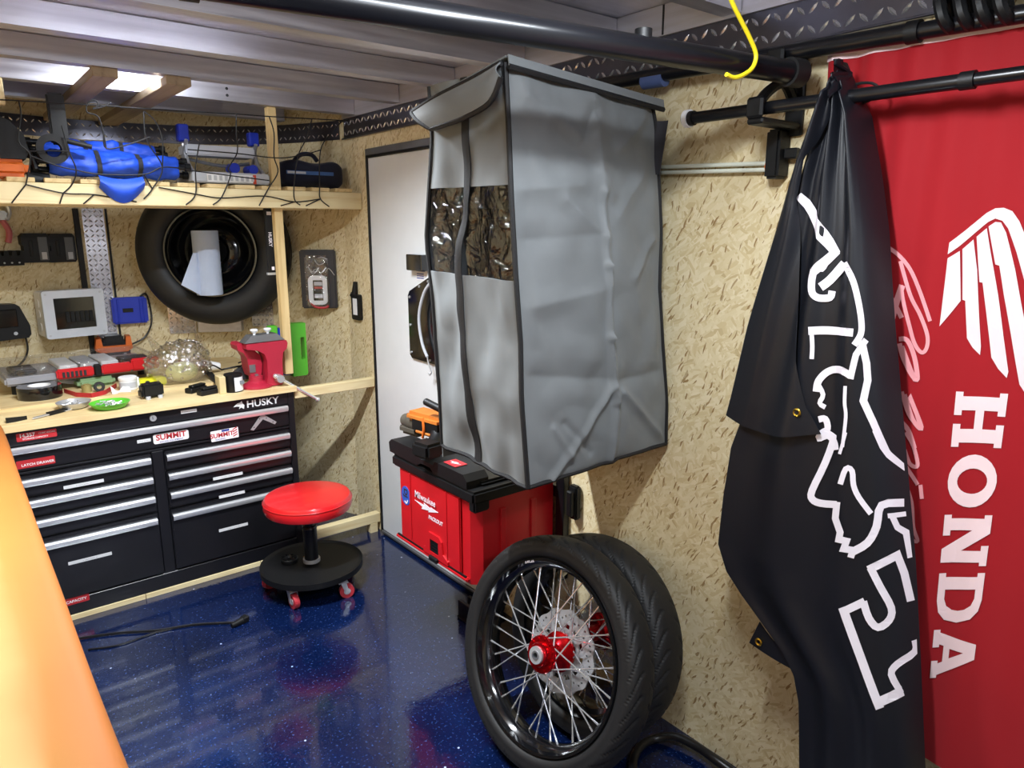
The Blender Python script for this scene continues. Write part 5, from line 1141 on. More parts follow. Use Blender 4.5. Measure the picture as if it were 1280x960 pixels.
# two battery holders
for i, (u, v) in enumerate(((41, 310), (74, 310))):
    F = on_nose(u, v); o = thing('battery_mount', ['black slide battery on the wall, farther from the tread strip', 'black slide battery on the wall, closer to the tread strip'][i], 'battery', frame(F.translation, (0.985, 0.17, 0), (0, 0, 1)) @ Matrix.Scale(0.93, 4), 'black batteries on the wall')
    t = MB(); t.prism([[(-0.06, -0.07), (0.052, -0.07), (0.06, -0.058), (0.06, 0.058), (0.05, 0.072), (-0.045, 0.072), (-0.06, 0.058), (-0.06, 0.02), (-0.053, 0.012), (-0.053, -0.01), (-0.06, -0.02)]], 0, 0.055); part(t, 'shell', BLACK, o)
    t = MB(); t.box(0.01, 0.05, -0.06, 0.055, 0.055, 0.058, 0.001, 1); lb = part(t, 'label', mat('grey_label', '#55585c', 0.5), o)
    t = MB(); t.box(0.02, 0.042, -0.055, -0.02, 0.058, 0.0585); part(t, 'print', GREYP, lb)
    t = MB(); t.box(-0.03, -0.015, -0.04, 0.04, 0.055, 0.06, 0.002, 1); part(t, 'slide_rail', BLACK, o)
F = on_nose(8, 322); o = thing('socket_rail', 'black notched battery rail at the left edge of the wall', 'rail', F)
t = MB(); t.prism([[(-0.05, -0.035), (0.05, -0.035), (0.052, 0.03), (0.04, 0.032), (0.036, 0.01), (0.026, 0.01), (0.022, 0.032), (0.008, 0.032), (0.004, 0.01), (-0.006, 0.01), (-0.01, 0.032), (-0.024, 0.032), (-0.028, 0.01), (-0.038, 0.01), (-0.042, 0.032), (-0.05, 0.032)]], 0, 0.05); part(t, 'rail_body', BLACK, o)
t = MB()
for x in (-0.03, 0.0, 0.03): t.cyl((x, -0.022, 0.05), (x, -0.022, 0.053), 0.004, n=8)
part(t, 'rivet', GREYP, o)
F = on_nose(3, 275); t = MB()
t.tube([(-0.03, 0.075, 0.02), (0.012, 0.07, 0.03), (0.02, 0.03, 0.03), (0.005, 0.0, 0.03)], 0.009, 8, M=F); t.box(-0.03, 0.012, 0.0, 0.04, 0.01, 0.04, 0.008, 2, M=F); o = solo(t, 'hanging_pliers', STEEL, 'steel pliers with pink grips hanging at the left wall edge', 'pliers')
t = MB(); t.tube([(-0.01, 0.0, 0.02), (0.012, -0.05, 0.02), (0.002, -0.10, 0.02)], 0.013, 8, M=F); part(t, 'grip', mat('pink_grip', '#b9646a', 0.6), o, True)
# black charger at the far left with lead
F = on_nose(4, 402); o = thing('battery_charger', 'black battery charger hanging above the counter at the left edge', 'charger', frame(F.translation, (0.97, 0.22, 0), (0, 0, 1)))
t = MB(); t.prism([[(-0.09, -0.08), (0.07, -0.075), (0.082, -0.06), (0.082, -0.02), (0.05, 0.07), (0.035, 0.082), (-0.09, 0.085)]], 0, 0.075); part(t, 'shell', BLACK, o)
t = MB(); t.box(-0.05, 0.035, -0.02, 0.06, 0.075, 0.082, 0.006, 1); part(t, 'battery_bay', GLOSSBLACK, o)
t = MB(); t.cyl((0.02, -0.05, 0.075), (0.02, -0.05, 0.078), 0.008, n=12); part(t, 'button', GREYP, o)
Q = WM[o.name] @ Vector((0.07, -0.075, 0.03)); t = MB(); t.tube([Q, Q + Vector((0.0, -0.01, -0.06)), Q + Vector((-0.025, -0.02, -0.11)), Q + Vector((-0.08, -0.03, -0.15)), Q + Vector((-0.16, -0.05, -0.19))], 0.0045, 8); part(t, 'lead', CABLE, o, True)
# blue charger and orange charger
F = on_nose(162, 387); o = thing('blue_charger', 'small blue charger mounted right of the tread strip', 'charger', F)
t = MB(); t.box(-0.082, 0.078, -0.066, 0.066, 0, 0.05, 0.008, 2); part(t, 'shell', BLUEP, o)
for x in (-0.055, 0.045, 0.06): t = MB(); t.box(x - 0.004, x + 0.004, -0.06, 0.06, 0.05, 0.056, 0.002, 1); part(t, 'rib', BLUEP, o)
t = MB(); t.box(-0.035, 0.012, -0.008, 0.012, 0.05, 0.0535, 0.001, 1); part(t, 'slot', BLACK, o)
A1 = WM[o.name] @ Vector((0.05, 0.066, 0.03)); P2 = on_nose(160, 430, 0.05).translation
t = MB(); t.tube([A1, A1 + Vector((0.03, 0, 0.012)), A1 + Vector((0.045, 0.01, -0.06)), A1 + Vector((0.04, 0.0, -0.14)), A1 + Vector((0.0, 0, -0.21)), P2], 0.0045, 8); part(t, 'lead', CABLE, o, True)
F = on_nose(141, 432); o = thing('orange_charger', 'orange and black battery charger at the foot of the tread strip', 'charger', F)
t = MB(); t.box(-0.07, 0.07, -0.055, 0.03, 0.0, 0.08, 0.006, 2); part(t, 'base', BLACK, o)
t = MB(); t.prism([[(-0.085, -0.005), (-0.075, 0.05), (-0.055, 0.055), (-0.05, 0.012), (0.05, 0.012), (0.055, 0.055), (0.075, 0.055), (0.08, -0.005), (0.055, -0.02), (-0.06, -0.02)]], 0.02, 0.10); part(t, 'orange_bumper', ORANGE, o)
t = MB(); t.box(-0.045, 0.045, 0.014, 0.06, 0.02, 0.085, 0.008, 2); part(t, 'battery_dock', BLACK, o)
for x in (-0.04, 0.045): t = MB(); t.cyl((x, -0.035, 0.08), (x, -0.035, 0.083), 0.007, n=12); part(t, 'screw', STEEL, o)
t = MB(); text(t, 'RIDGID', 0.02, Matrix.Translation((0, -0.047, 0.0805)), 0.0005, 0.01); part(t, 'lettering', GREYP, o)

# ================================================================== ON THE OVERHEAD SHELF
ZS = 1.686
def sp_(u, v, y): return at(u, v, 1, y)
# blue folded chairs (rolled together): each with fabric roll, straps, tubes
def chair_roll(label, x0, x1, y, zc, r, seed):
    o = thing('folded_camp_chair', label, 'camp chair', Matrix.Translation(((x0 + x1) / 2, y, ZS)), 'blue folded chairs on the shelf')
    def f(u, v):
        a = 2 * PI * u; x = x0 + (x1 - x0) * v
        rr_ = r * (0.86 + 0.16 * noise.noise(Vector((math.cos(a) * 1.6, math.sin(a) * 1.6 + seed, x * 9))) + 0.12 * noise.noise(Vector((math.cos(a) * 4, math.sin(a) * 4 + seed, x * 30))) + 0.10 * math.sin(3 * a + seed + 6 * v)) * (0.75 + 0.25 * math.sin(PI * min(1, max(0, v))) ** 0.4)
        for sx in (0.36, 0.68): rr_ *= 1 - 0.14 * math.exp(-((v - sx) / 0.035) ** 2)
        return Vector((x, y + rr_ * math.cos(a) * 1.05, zc + rr_ * math.sin(a) * 0.86))
    t = MB(); t.sheet(f, 36, 60); part(t, 'fabric_roll', BLUE, o, True, smooth=1.2)
    for sx in (0.36, 0.68):
        t = MB(); rings = []
        for e, k in ((-0.03, 1.0), (-0.03, 1.05), (0.03, 1.05), (0.03, 1.0)):
            rings.append([f(j / 28, sx + e * 0.6).lerp(Vector((x0 + (x1 - x0) * (sx + e * 0.6), y, zc)), 1 - k * 1.03) for j in range(28)])
        t.ring(rings, True); part(t, 'strap', DKCLOTH, o, True)
    for k in range(3):
        a = 2.1 * k + seed; q = Vector((0, math.cos(a), math.sin(a))) * r * 0.45
        t = MB(); t.cyl(Vector((x0 - 0.045, y, zc)) + q, Vector((x1 + 0.035, y, zc)) + q, 0.011, n=12); part(t, 'leg_tube', BLKMETAL, o, True)
        t = MB(); t.cyl(Vector((x0 - 0.055, y, zc)) + q, Vector((x0 - 0.03, y, zc)) + q, 0.016, n=12); t.cyl(Vector((x1 + 0.025, y, zc)) + q, Vector((x1 + 0.045, y, zc)) + q, 0.016, n=12); part(t, 'end_cap', BLACK, o, True)
    return o
a, b2 = sp_(62, 222, 0.15), sp_(222, 222, 0.15)
chair_roll('blue folded camp chair lying at the front of the shelf', a.x, b2.x, 0.155, 1.748, 0.068, 1.0)
chair_roll('blue folded camp chair lying behind and above the front one', a.x + 0.0, b2.x - 0.05, 0.285, 1.805, 0.058, 3.3)
t = MB(); P = sp_(152, 240, 0.03); t.sheet(lambda u, v: Vector((P.x - 0.07 + 0.15 * u, 0.044 - 0.03 * math.sin(PI * v), 1.70 - 0.085 * v * (0.5 + 0.5 * math.sin(PI * u)) - 0.012 * math.sin(PI * u))), 14, 8, 0.002)
solo(t, 'cloth_corner', BLUE, 'loose blue cloth corner hanging over the shelf front', 'cloth')
# orange and black machine at the left end
P = sp_(6, 200, 0.17); o = thing('leaf_blower', 'orange and black power tool at the left end of the shelf', 'power tool', Matrix.Translation((P.x, 0.17, ZS)))
t = MB(); t.box(-0.16, 0.062, -0.11, 0.11, 0.0, 0.06, 0.018, 3); part(t, 'orange_base', ORANGE, o)
t = MB(); t.prism([[(-0.16, 0.061), (0.055, 0.061), (0.068, 0.09), (0.058, 0.145), (0.02, 0.19), (-0.04, 0.215), (-0.16, 0.22)]], -0.10, 0.10, M=Matrix.Rotation(PI / 2, 4, 'X')); part(t, 'black_housing', BLACK, o)
t = MB(); t.tube([(0.05, -0.05, 0.12), (0.075, -0.06, 0.08), (0.085, -0.07, 0.03)], 0.01, 8); part(t, 'hose', CABLE, o)
P = sp_(3, 155, 0.10); t = MB(); t.box(P.x - 0.10, P.x + 0.015, 0.06, 0.098, 1.925, 2.013, 0.003, 1); solo(t, 'lumber_stub', PINE_X, 'short pine block under the ceiling at the left edge', 'block')
t = MB(); P = sp_(40, 225, 0.10); t.cyl(P, P + Vector((0.055, 0.0, 0.0)), 0.030, 0.026, n=18); t.cyl(P + Vector((-0.012, 0, 0)), P, 0.034, 0.034, n=18); t.box(P.x - 0.01, P.x + 0.03, P.y - 0.02, P.y + 0.02, ZS, P.z); solo(t, 'hand_torch', BLACK, 'black torch head between the orange tool and blue chairs', 'torch')
# grey folding step stool (two platforms, blue feet)
a, b2 = sp_(236, 222, 0.16), sp_(331, 222, 0.16)
o = thing('folding_stool', 'grey folding step stool with blue end caps on the shelf', 'step stool', Matrix.Translation(((a.x + b2.x) / 2, 0.2, ZS)))
XM = (a.x + b2.x) / 2; Wd = (b2.x - a.x) / 2
t = MB(); t.box(-Wd, Wd, -0.10, 0.15, 0.006, 0.050, 0.006, 2); bt = part(t, 'platform', GREYP, o)
t = MB(); t.box(-Wd + 0.055, Wd - 0.075, -0.1015, -0.099, 0.010, 0.042); lb = part(t, 'label', PAPER, bt)
t = MB(); t.box(Wd - 0.073, Wd - 0.06, -0.1015, -0.099, 0.006, 0.044); part(t, 'orange_label', mat('orange_red_print', '#d0492c', 0.5), bt)
t = MB()
for k in range(9): t.box(-Wd + 0.06 + k * 0.022, -Wd + 0.072 + k * 0.022, -0.1022, -0.1014, 0.016, 0.036)
part(t, 'print', GREYP, lb)
t = MB(); t.box(-Wd + 0.01, Wd - 0.02, 0.0, 0.12, 0.122, 0.165, 0.006, 2); part(t, 'upper_step', LGREY, o)
for sg, e in ((-1, 0), (1, 1)):
    x = sg * (Wd - 0.012); t = MB(); t.tube([(x, -0.06, 0.05), (x + 0.004, 0.02, 0.10), (x, 0.05, 0.20)], 0.009, 8); t.tube([(x, 0.11, 0.05), (x, 0.06, 0.11), (x * 0.98, 0.0, 0.18)], 0.008, 8); part(t, 'leg', STEEL, o)
    t = MB(); t.box(x - 0.022, x + 0.022, 0.02, 0.06, 0.155 + 0.02, 0.245 - (0.012 if e else 0), 0.005, 1); part(t, 'blue_cap', BLUEP, o)
t = MB(); t.cyl((Wd - 0.12, -0.02, 0.075), (Wd - 0.12, 0.04, 0.075), 0.022, n=16); t.cyl((Wd - 0.05, -0.05, 0.07), (Wd - 0.05, 0.03, 0.07), 0.02, n=16); part(t, 'hinge_knob', BLUEP, o)
t = MB(); t.tube([(-Wd + 0.02, 0.05, 0.11), (0, 0.03, 0.085), (Wd - 0.04, 0.03, 0.10)], 0.007, 8); part(t, 'cross_brace', GALV, o)
# navy bag
P = sp_(388, 222, 0.20); o = thing('folded_bag', 'dark navy folded bag with blue stripe at the right end of the shelf', 'bag', Matrix.Translation((P.x, 0.225, ZS)))
def bagf(u, v):
    a = 2 * PI * u; x = -0.15 + 0.305 * v; e = math.sin(PI * min(1, max(0, v))) ** 0.18 if 0 < v < 1 else 0.0
    c_, s_ = math.cos(a), math.sin(a); w = abs(c_) ** 0.5 * (1 if c_ > 0 else -1); h = abs(s_) ** 0.5 * (1 if s_ > 0 else -1)
    return Vector((x, 0.09 * w * max(e, 0.05), 0.062 + 0.058 * h * max(e, 0.05) * (1.05 + 0.18 * math.sin(9 * v)) + 0.006 * noise.noise(Vector((x * 14, a, 0)))))
t = MB(); t.sheet(bagf, 40, 30); part(t, 'body', NAVY, o, smooth=1.2)
t = MB(); t.box(-0.14, 0.085, -0.0935, -0.088, 0.058, 0.074, 0.001, 1); part(t, 'stripe', mat('blue_stripe', '#3a5f9a', 0.6), o)
t = MB(); t.box(-0.135, -0.05, -0.0945, -0.0936, 0.061, 0.071); part(t, 'lettering', GREYP, o)
t = MB(); t.tube([(-0.08, -0.04, 0.12), (-0.05, -0.05, 0.148), (0.0, -0.05, 0.150), (0.03, -0.04, 0.125)], 0.010, 8); part(t, 'carry_handle', NAVY, o)
# clamp lamp below the ceiling board at the left
P = sp_(75, 165, 0.1); t = MB(); t.box(P.x - 0.03, P.x + 0.025, 0.09, 0.12, P.z - 0.045, 1.984, 0.006, 2); t.cyl((P.x, 0.07, P.z - 0.03), (P.x + 0.09, 0.055, P.z - 0.05), 0.009, n=10); t.lathe([(0.028, -0.02), (0.05, -0.02), (0.052, 0.02), (0.028, 0.02)], 20, M=frame((P.x - 0.035, 0.07, P.z - 0.065), (1, 0, 0), (0, 0, 1)), closed=True)
solo(t, 'lamp_clamp', CORD, 'black clamp hanging from the weathered board over the blue chairs', 'clamp')
# cargo net
zA = lambda x, y: (150 + x / 4.129, 130 + y / 4.129)
zB = lambda x, y: (x / 5.565, 130 + y / 5.565)
NET = [([(0, 15), (300, 35), (600, 52), (780, 65), (1150, 85)], zA), ([(600, 50), (600, 150), (605, 250), (560, 330), (570, 370), (525, 480), (480, 520)], zA), ([(770, 65), (795, 150), (795, 270), (815, 350), (770, 430), (745, 475), (718, 525)], zA), ([(990, 80), (960, 180), (920, 265), (900, 400), (900, 490), (930, 522)], zA),
       ([(1150, 85), (1090, 150), (1035, 240), (1030, 430), (1035, 490), (1080, 530)], zA), ([(350, 235), (600, 255), (800, 278), (920, 268), (1035, 238)], zA), ([(200, 430), (390, 465), (525, 485), (745, 475), (900, 505), (1035, 490)], zA), ([(340, 340), (570, 370), (770, 395)], zA), ([(410, 200), (390, 330), (390, 465), (340, 520)], zA), ([(900, 505), (830, 525)], zA), ([(1035, 490), (960, 525)], zA),
       ([(0, -30), (400, -8), (835, 18)], zB), ([(130, -25), (145, 80), (130, 260), (210, 360), (180, 560)], zB), ([(180, 560), (80, 690)], zB), ([(440, 620), (415, 695)], zB), ([(655, 630), (580, 695)], zB), ([(180, 560), (440, 620), (655, 630), (950, 680)], zB),
       ([(210, 360), (400, 430), (530, 460), (700, 490), (1000, 490), (1130, 440), (1280, 450)], zB), ([(430, 150), (480, 330), (530, 460), (500, 560), (440, 620)], zB), ([(1000, 50), (1020, 250), (1130, 440), (1060, 590), (1000, 660)], zB), ([(720, 200), (740, 310), (900, 280), (1040, 230)], zB), ([(1000, 50), (1080, 120), (1130, 250), (1130, 440)], zB), ([(600, 20), (610, 60), (690, 100), (740, 310)], zB), ([(1000, 490), (1060, 590)], zB), ([(180, 330), (330, 325), (480, 330)], zB)]
o = thing('cargo_net', 'black elastic cargo net stretched across the front of the shelf', 'net', Matrix.Translation((-0.7, 0.0, 1.6)))
nt = MB()
for pts, zf in NET:
    W3 = []
    for p in pts:
        u, v = zf(*p); Q = at(u, v, 1, 0.045); y = 0.045
        if Q.z < 1.69: y = 0.045
        elif Q.z < 1.90: y = 0.045 - 0.005
        Q = at(u, v, 1, y); W3.append(Q)
    nt.tube(W3, 0.0026, 6, smooth=5)
part(nt, 'cord', CORD, o, True)
t = MB(); Q = at(425, 152, 1, 0.045); t.tube([Q, Q + Vector((0.05, 0.02, 0.012))], 0.004, 6, smooth=0); part(t, 'anchor_cord', CORD, o, True)
t = MB(); t.tube([at(u, v, 1, 0.045) for u, v in ((108, 133), (112, 127), (120, 126), (123, 132), (116, 136), (130, 133), (138, 128))], 0.0028, 6); part(t, 'knot', CORD, o, True)

# ================================================================== ON THE COUNTER
def cpt(u, v, z=None):
    P = at(u, v, 2, CZ1)
    if P.y > 0.228 or z == 2: P = at(u, v, 2, CZ2)
    return P
# vise
P = at(341, 487, 2, CZ1); vs_ = thing('bench_vise', 'red bench vise with chrome crank handle on the counter corner', 'vise', Matrix.Translation((P.x, 0.085, CZ1)))
FV = Matrix(((1, 0, 0, 0), (0, 0, -1, 0), (0, 1, 0, 0), (0, 0, 0, 1)))     # local x right, y up, z to the camera
t = MB(); t.lathe([(0.001, 0), (0.068, 0), (0.07, 0.006), (0.062, 0.014), (0.045, 0.018), (0.032, 0.03), (0.03, 0.05), (0.001, 0.05)], 36, M=Matrix.Translation((-0.035, -0.01, 0)), cap=False); part(t, 'swivel_base', REDPAINT, vs_)
t = MB(); t.prism([[(-0.052, 0.045), (-0.012, 0.045), (-0.004, 0.06), (0.0, 0.10), (-0.006, 0.14), (-0.03, 0.165), (-0.072, 0.168), (-0.078, 0.20), (-0.098, 0.20), (-0.105, 0.19), (-0.10, 0.17), (-0.078, 0.155), (-0.064, 0.13), (-0.06, 0.08)]], -0.09, 0.0, M=FV); part(t, 'rear_jaw_body', REDPAINT, vs_)
t = MB(); t.prism([[(-0.005, 0.004), (0.064, 0.004), (0.072, 0.012), (0.074, 0.11), (0.08, 0.15), (0.098, 0.165), (0.104, 0.19), (0.098, 0.203), (-0.078, 0.20), (-0.080, 0.178), (-0.03, 0.168), (-0.004, 0.15), (0.006, 0.12), (0.004, 0.05)]], -0.03, 0.052, M=FV); bd = part(t, 'front_jaw_body', REDPAINT, vs_)
t = MB(); t.prism([[(-0.086, 0.2035), (0.094, 0.206), (0.06, 0.236), (-0.055, 0.234)]], -0.02, 0.048, M=FV); jw = part(t, 'jaw_plate', GALV, vs_)
for x in (-0.028, 0.032):
    t = MB(); t.cyl((x, 0.234, 0.01), (x, 0.243, 0.01), 0.006, n=10, M=FV); t.lathe([(0.001, 0.0), (0.010, 0.0), (0.017, 0.010), (0.015, 0.016), (0.001, 0.018)], 16, M=FV @ Matrix.Translation((x, 0.243, 0.01)) @ Matrix.Rotation(-PI / 2, 4, 'X'), cap=False); part(t, 'white_knob', WHITE, jw)
t = MB(); t.cyl((0.05, 0.036, 0.045), (0.05, 0.036, 0.085), 0.019, 0.017, n=20, M=FV); sw = part(t, 'screw_boss', STEEL, vs_)
d = Vector((0.16, -0.115, 0.02)); q0 = Vector((0.05, 0.036, 0.075))
t = MB(); t.cyl(q0 - d * 0.12, q0 + d, 0.0075, n=12, M=FV); part(t, 'crank_bar', CHROME, sw)
for e in (-0.12, 1.0): t = MB(); t.ell(q0 + d * e, 0.012, 0.012, 0.012, 12, 8, M=FV); part(t, 'crank_ball', CHROME, sw)
t = MB(); t.box(-0.058, -0.032, 0.065, 0.10, 0.0005, 0.004, M=FV); t.cyl((-0.03, 0.05, 0), (-0.03, 0.05, 0.012), 0.008, n=10, M=FV); part(t, 'name_plate', GALV, vs_)
# tape roll
P = cpt(52, 498); o = thing('tape_roll', 'black duct tape roll lying flat on the counter', 'tape', Matrix.Translation((P.x, P.y + 0.03, CZ2)))
t = MB(); t.lathe([(0.040, 0), (0.078, 0), (0.079, 0.004), (0.079, 0.046), (0.078, 0.05), (0.040, 0.05)], 48, closed=True); part(t, 'tape', GLOSSBLACK, o)
t = MB(); t.lathe([(0.037, 0.0005), (0.0405, 0.0005), (0.0405, 0.051), (0.037, 0.051)], 40, closed=True); part(t, 'cardboard_core', PAPER, o)
t = MB(); t.cyl((0, 0, 0.04), (0, 0, 0.0405), 0.037, n=32); part(t, 'core_insert', PAPER, o)
def dish(name, label, u, v, r, m, n_bits, flare):
    P = cpt(u, v); o = thing(name, label, 'dish', Matrix.Translation((P.x, P.y, CZ1)), 'magnetic parts dishes')
    t = MB(); t.lathe([(0.001, 0.003), (r * 0.6, 0.0), (r * 0.8, 0.006), (r, flare), (r * 1.03, flare + 0.003), (r * 0.97, flare + 0.003), (r * 0.75, 0.012), (r * 0.55, 0.009), (r * 0.3, 0.011), (0.001, 0.011)], 40, cap=False); part(t, 'bowl', m, o)
    for k in range(n_bits):
        a, rr_ = random.uniform(0, 2 * PI), random.uniform(0, r * 0.68); c = Vector((rr_ * math.cos(a), rr_ * math.sin(a), 0.016 + random.uniform(0, 0.008))); d = Vector((math.cos(a * 3.1), math.sin(a * 3.1), random.uniform(-0.3, 0.3))) * random.uniform(0.008, 0.014)
        t = MB(); t.cyl(c - d, c + d, 0.0022, n=6); t.cyl(c - d * 1.0, c - d * 0.72, 0.0045, n=6); part(t, 'screw', STEEL, o)
dish('parts_dish', 'steel parts dish full of screws on the counter', 93, 510, 0.060, STEEL, 22, 0.024)
dish('parts_dish', 'bright green parts dish full of screws on the counter', 138, 510, 0.070, GREEN, 28, 0.022)
# folding knife
P = cpt(66, 518); o = thing('folding_knife', 'black folding knife open on the counter edge', 'knife', fr_up((P.x, P.y, CZ1), 0.55))
t = MB(); t.prism([[(-0.02, -0.011), (0.07, -0.009), (0.075, 0.0), (0.07, 0.010), (-0.02, 0.009)]], 0.0, 0.012); part(t, 'grip', BLACK, o)
t = MB(); t.prism([[(-0.085, -0.006), (-0.075, -0.010), (-0.02, -0.009), (-0.02, 0.007), (-0.07, 0.005)]], 0.003, 0.007); part(t, 'blade', STEEL, o)
t = MB(); t.box(0.04, 0.10, -0.018, -0.010, 0.002, 0.006, 0.001, 1); part(t, 'pocket_clip', CHROME, o)
P = cpt(16, 527); t = MB(); t.prism([[(-0.02, -0.018), (0.012, -0.012), (0.045, 0.004), (0.014, 0.008), (-0.02, 0.016)]], 0, 0.014, M=fr_up((P.x, P.y, CZ1), 0)); solo(t, 'plastic_clip', BLACK, 'small black plastic clip at the far left counter edge', 'clip')
# parts organiser with red bars and clear lid
P = at(118, 470, 1, 0.46); o = thing('parts_organiser', 'flat parts organiser with clear lid and red latches', 'organiser', fr_up((P.x - 0.03, 0.575, CZ2 + 0.045), 0.06))
t = MB(); t.box(-0.30, 0.28, -0.12, 0.20, 0, 0.035, 0.008, 2); part(t, 'tray', mat('frost_tray', '#9a9aa0', 0.4), o)
t = MB(); t.box(-0.305, 0.285, -0.125, 0.205, 0.0355, 0.075, 0.012, 2); part(t, 'clear_lid', CLEARP, o)
for x0, x1 in ((-0.12, 0.02), (0.05, 0.17), (0.17, 0.285)):
    t = MB(); t.box(x0, x1, -0.142, -0.118, 0.008, 0.05 + (0.012 if x0 > 0.1 else 0), 0.006, 2); lt = part(t, 'red_latch', RED, o)
    if x0 < 0:
        for k in range(6):
            t = MB(); t.box(-0.10 + k * 0.016, -0.09 + k * 0.016, -0.144, -0.1415, 0.014, 0.038); part(t, 'latch_slot', SEAM, lt)
t = MB(); t.box(0.022, 0.048, -0.146, -0.118, 0.004, 0.055, 0.004, 1); part(t, 'hinge_clip', BLACK, o)
t = MB(); t.box(0.14, 0.26, -0.10, 0.0, 0.036, 0.06, 0.006, 1); t.box(-0.27, -0.18, -0.09, 0.05, 0.036, 0.058, 0.006, 1); part(t, 'black_insert', BLACK, o)
for k, x in enumerate((-0.10, -0.02, 0.06)):
    t = MB(); t.box(x, x + 0.07, -0.09, 0.15, 0.036, 0.058, 0.004, 1); part(t, 'bin', WHITE if k != 1 else GREYP, o)
for k in range(4):
    t = MB(); t.cyl((-0.26 + k * 0.17, -0.06 + 0.1 * (k % 2), -0.045), (-0.26 + k * 0.17, -0.06 + 0.1 * (k % 2), 0.0), 0.015, n=10); part(t, 'foot', BLACK, o)
P = cpt(75, 486); t = MB(); t.sheet(lambda u, v: Vector((P.x - 0.05 + 0.12 * u, P.y + 0.02 + 0.05 * v, CZ2 + 0.002 + 0.06 * math.sin(PI * (0.12 + 0.76 * v)) * (0.7 + 0.3 * math.sin(5 * u)))), 10, 10, 0.002); solo(t, 'paper_sheet', PAPER, 'curled white paper sheet behind the tape roll', 'paper')
# small jars and bits below the organiser
P = cpt(161, 487); o = thing('small_jar', 'small white lidded tub in front of the red organiser latches', 'jar', Matrix.Translation((P.x, P.y, CZ2)))
t = MB(); t.lathe([(0.001, 0), (0.031, 0), (0.034, 0.004), (0.034, 0.046), (0.001, 0.046)], 28, cap=False); part(t, 'tub', WHITE, o)
t = MB(); t.lathe([(0.001, 0.0465), (0.036, 0.0465), (0.036, 0.056), (0.034, 0.058), (0.001, 0.058)], 28, cap=False); part(t, 'lid', PAPER, o)
t = MB(); t.lathe([(0.0342, 0.012), (0.0348, 0.012), (0.0348, 0.036), (0.0342, 0.036)], 28, closed=True); part(t, 'label', GREYP, o)
P = cpt(122, 484); t = MB(); t.box(-0.075, 0.075, -0.02, 0.06, 0, 0.042, 0.014, 3, M=fr_up((P.x, P.y + 0.02, CZ2), 0.1)); solo(t, 'foam_block', GREENTAPE, 'soft green foam block under the parts organiser', 'foam')
P = cpt(124, 489); t = MB(); t.lathe([(0.010, -0.005), (0.020, -0.005), (0.022, 0.0), (0.020, 0.005), (0.010, 0.005)], 24, M=frame((P.x, P.y - 0.015, CZ2 + 0.022), (1, 0, 0), (0, 0.2, 1)), closed=True); solo(t, 'rubber_ring', RUBBER, 'black rubber ring leaning on the green foam block', 'ring')
P = cpt(109, 490); t = MB(); t.cyl((P.x, P.y, CZ2), (P.x, P.y, CZ2 + 0.03), 0.019, n=20); t.cyl((P.x, P.y, CZ2 + 0.03), (P.x, P.y, CZ2 + 0.034), 0.012, n=20); solo(t, 'brass_plug', mat('dull_brass', '#a89a62', 0.5, 0.3), 'dull yellow plug next to the black rubber ring', 'plug')
P0 = [cpt(u, v) for u, v in ((80, 491), (95, 496), (115, 497), (132, 493), (146, 484))]
t = MB(); t.sheet(lambda u, v: (lambda q: (lambda i, f: P0[i].lerp(P0[i + 1], f))(min(int(q), 3), q - min(int(q), 3)))(u * 4) * 1.0 + Vector((0, 0.0, 0.0)) + Vector((0, -0.004, 0.001 + 0.018 * v)), 24, 2, 0.002)
o = solo(t, 'red_strap', STICKR, 'red perforated strap lying behind the parts dishes', 'strap')
P = cpt(150, 491); t = MB(); t.sheet(lambda u, v: Vector((P.x - 0.03 + 0.07 * u, P.y - 0.01 + 0.03 * v, CZ1 + 0.002 + 0.03 * v + 0.014 * math.sin(7 * u + 2 * v))), 8, 8, 0.0015); solo(t, 'tissue', PAPER, 'crumpled white tissue behind the green dish', 'tissue')
P = cpt(189, 482); o = thing('tape_measure', 'yellow and black tape measure in front of the bubble wrap', 'tape measure', fr_up((P.x, P.y, CZ2), 0.1))
t = MB(); t.prism([rrect(-0.05, 0.06, 0.0, 0.036, 0.012)], -0.02, 0.02, M=FV); part(t, 'case', YELLOW, o)
t = MB(); t.cyl((-0.02, -0.0205, 0.018), (-0.02, -0.022, 0.018), 0.010, n=16); part(t, 'badge', SEAM, o)
t = MB(); t.box(-0.066, -0.05, -0.018, 0.018, 0.0, 0.05, 0.004, 1); part(t, 'clip', WHITE, o)
P = cpt(192, 498); o = thing('battery_adapter', 'black battery block on clear feet at the counter front', 'battery', fr_up((P.x, P.y + 0.02, CZ1), 0.1))
t = MB(); t.box(-0.042, 0.042, -0.025, 0.03, 0.006, 0.062, 0.008, 2); t.box(-0.047, -0.04, -0.02, 0.025, 0.01, 0.035, 0.003, 1); part(t, 'block', BLACK, o)
for x in (-0.024, 0.024): t = MB(); t.cyl((x, -0.026, 0.0), (x, -0.026, 0.012), 0.010, n=12); part(t, 'foot', GREYP, o)
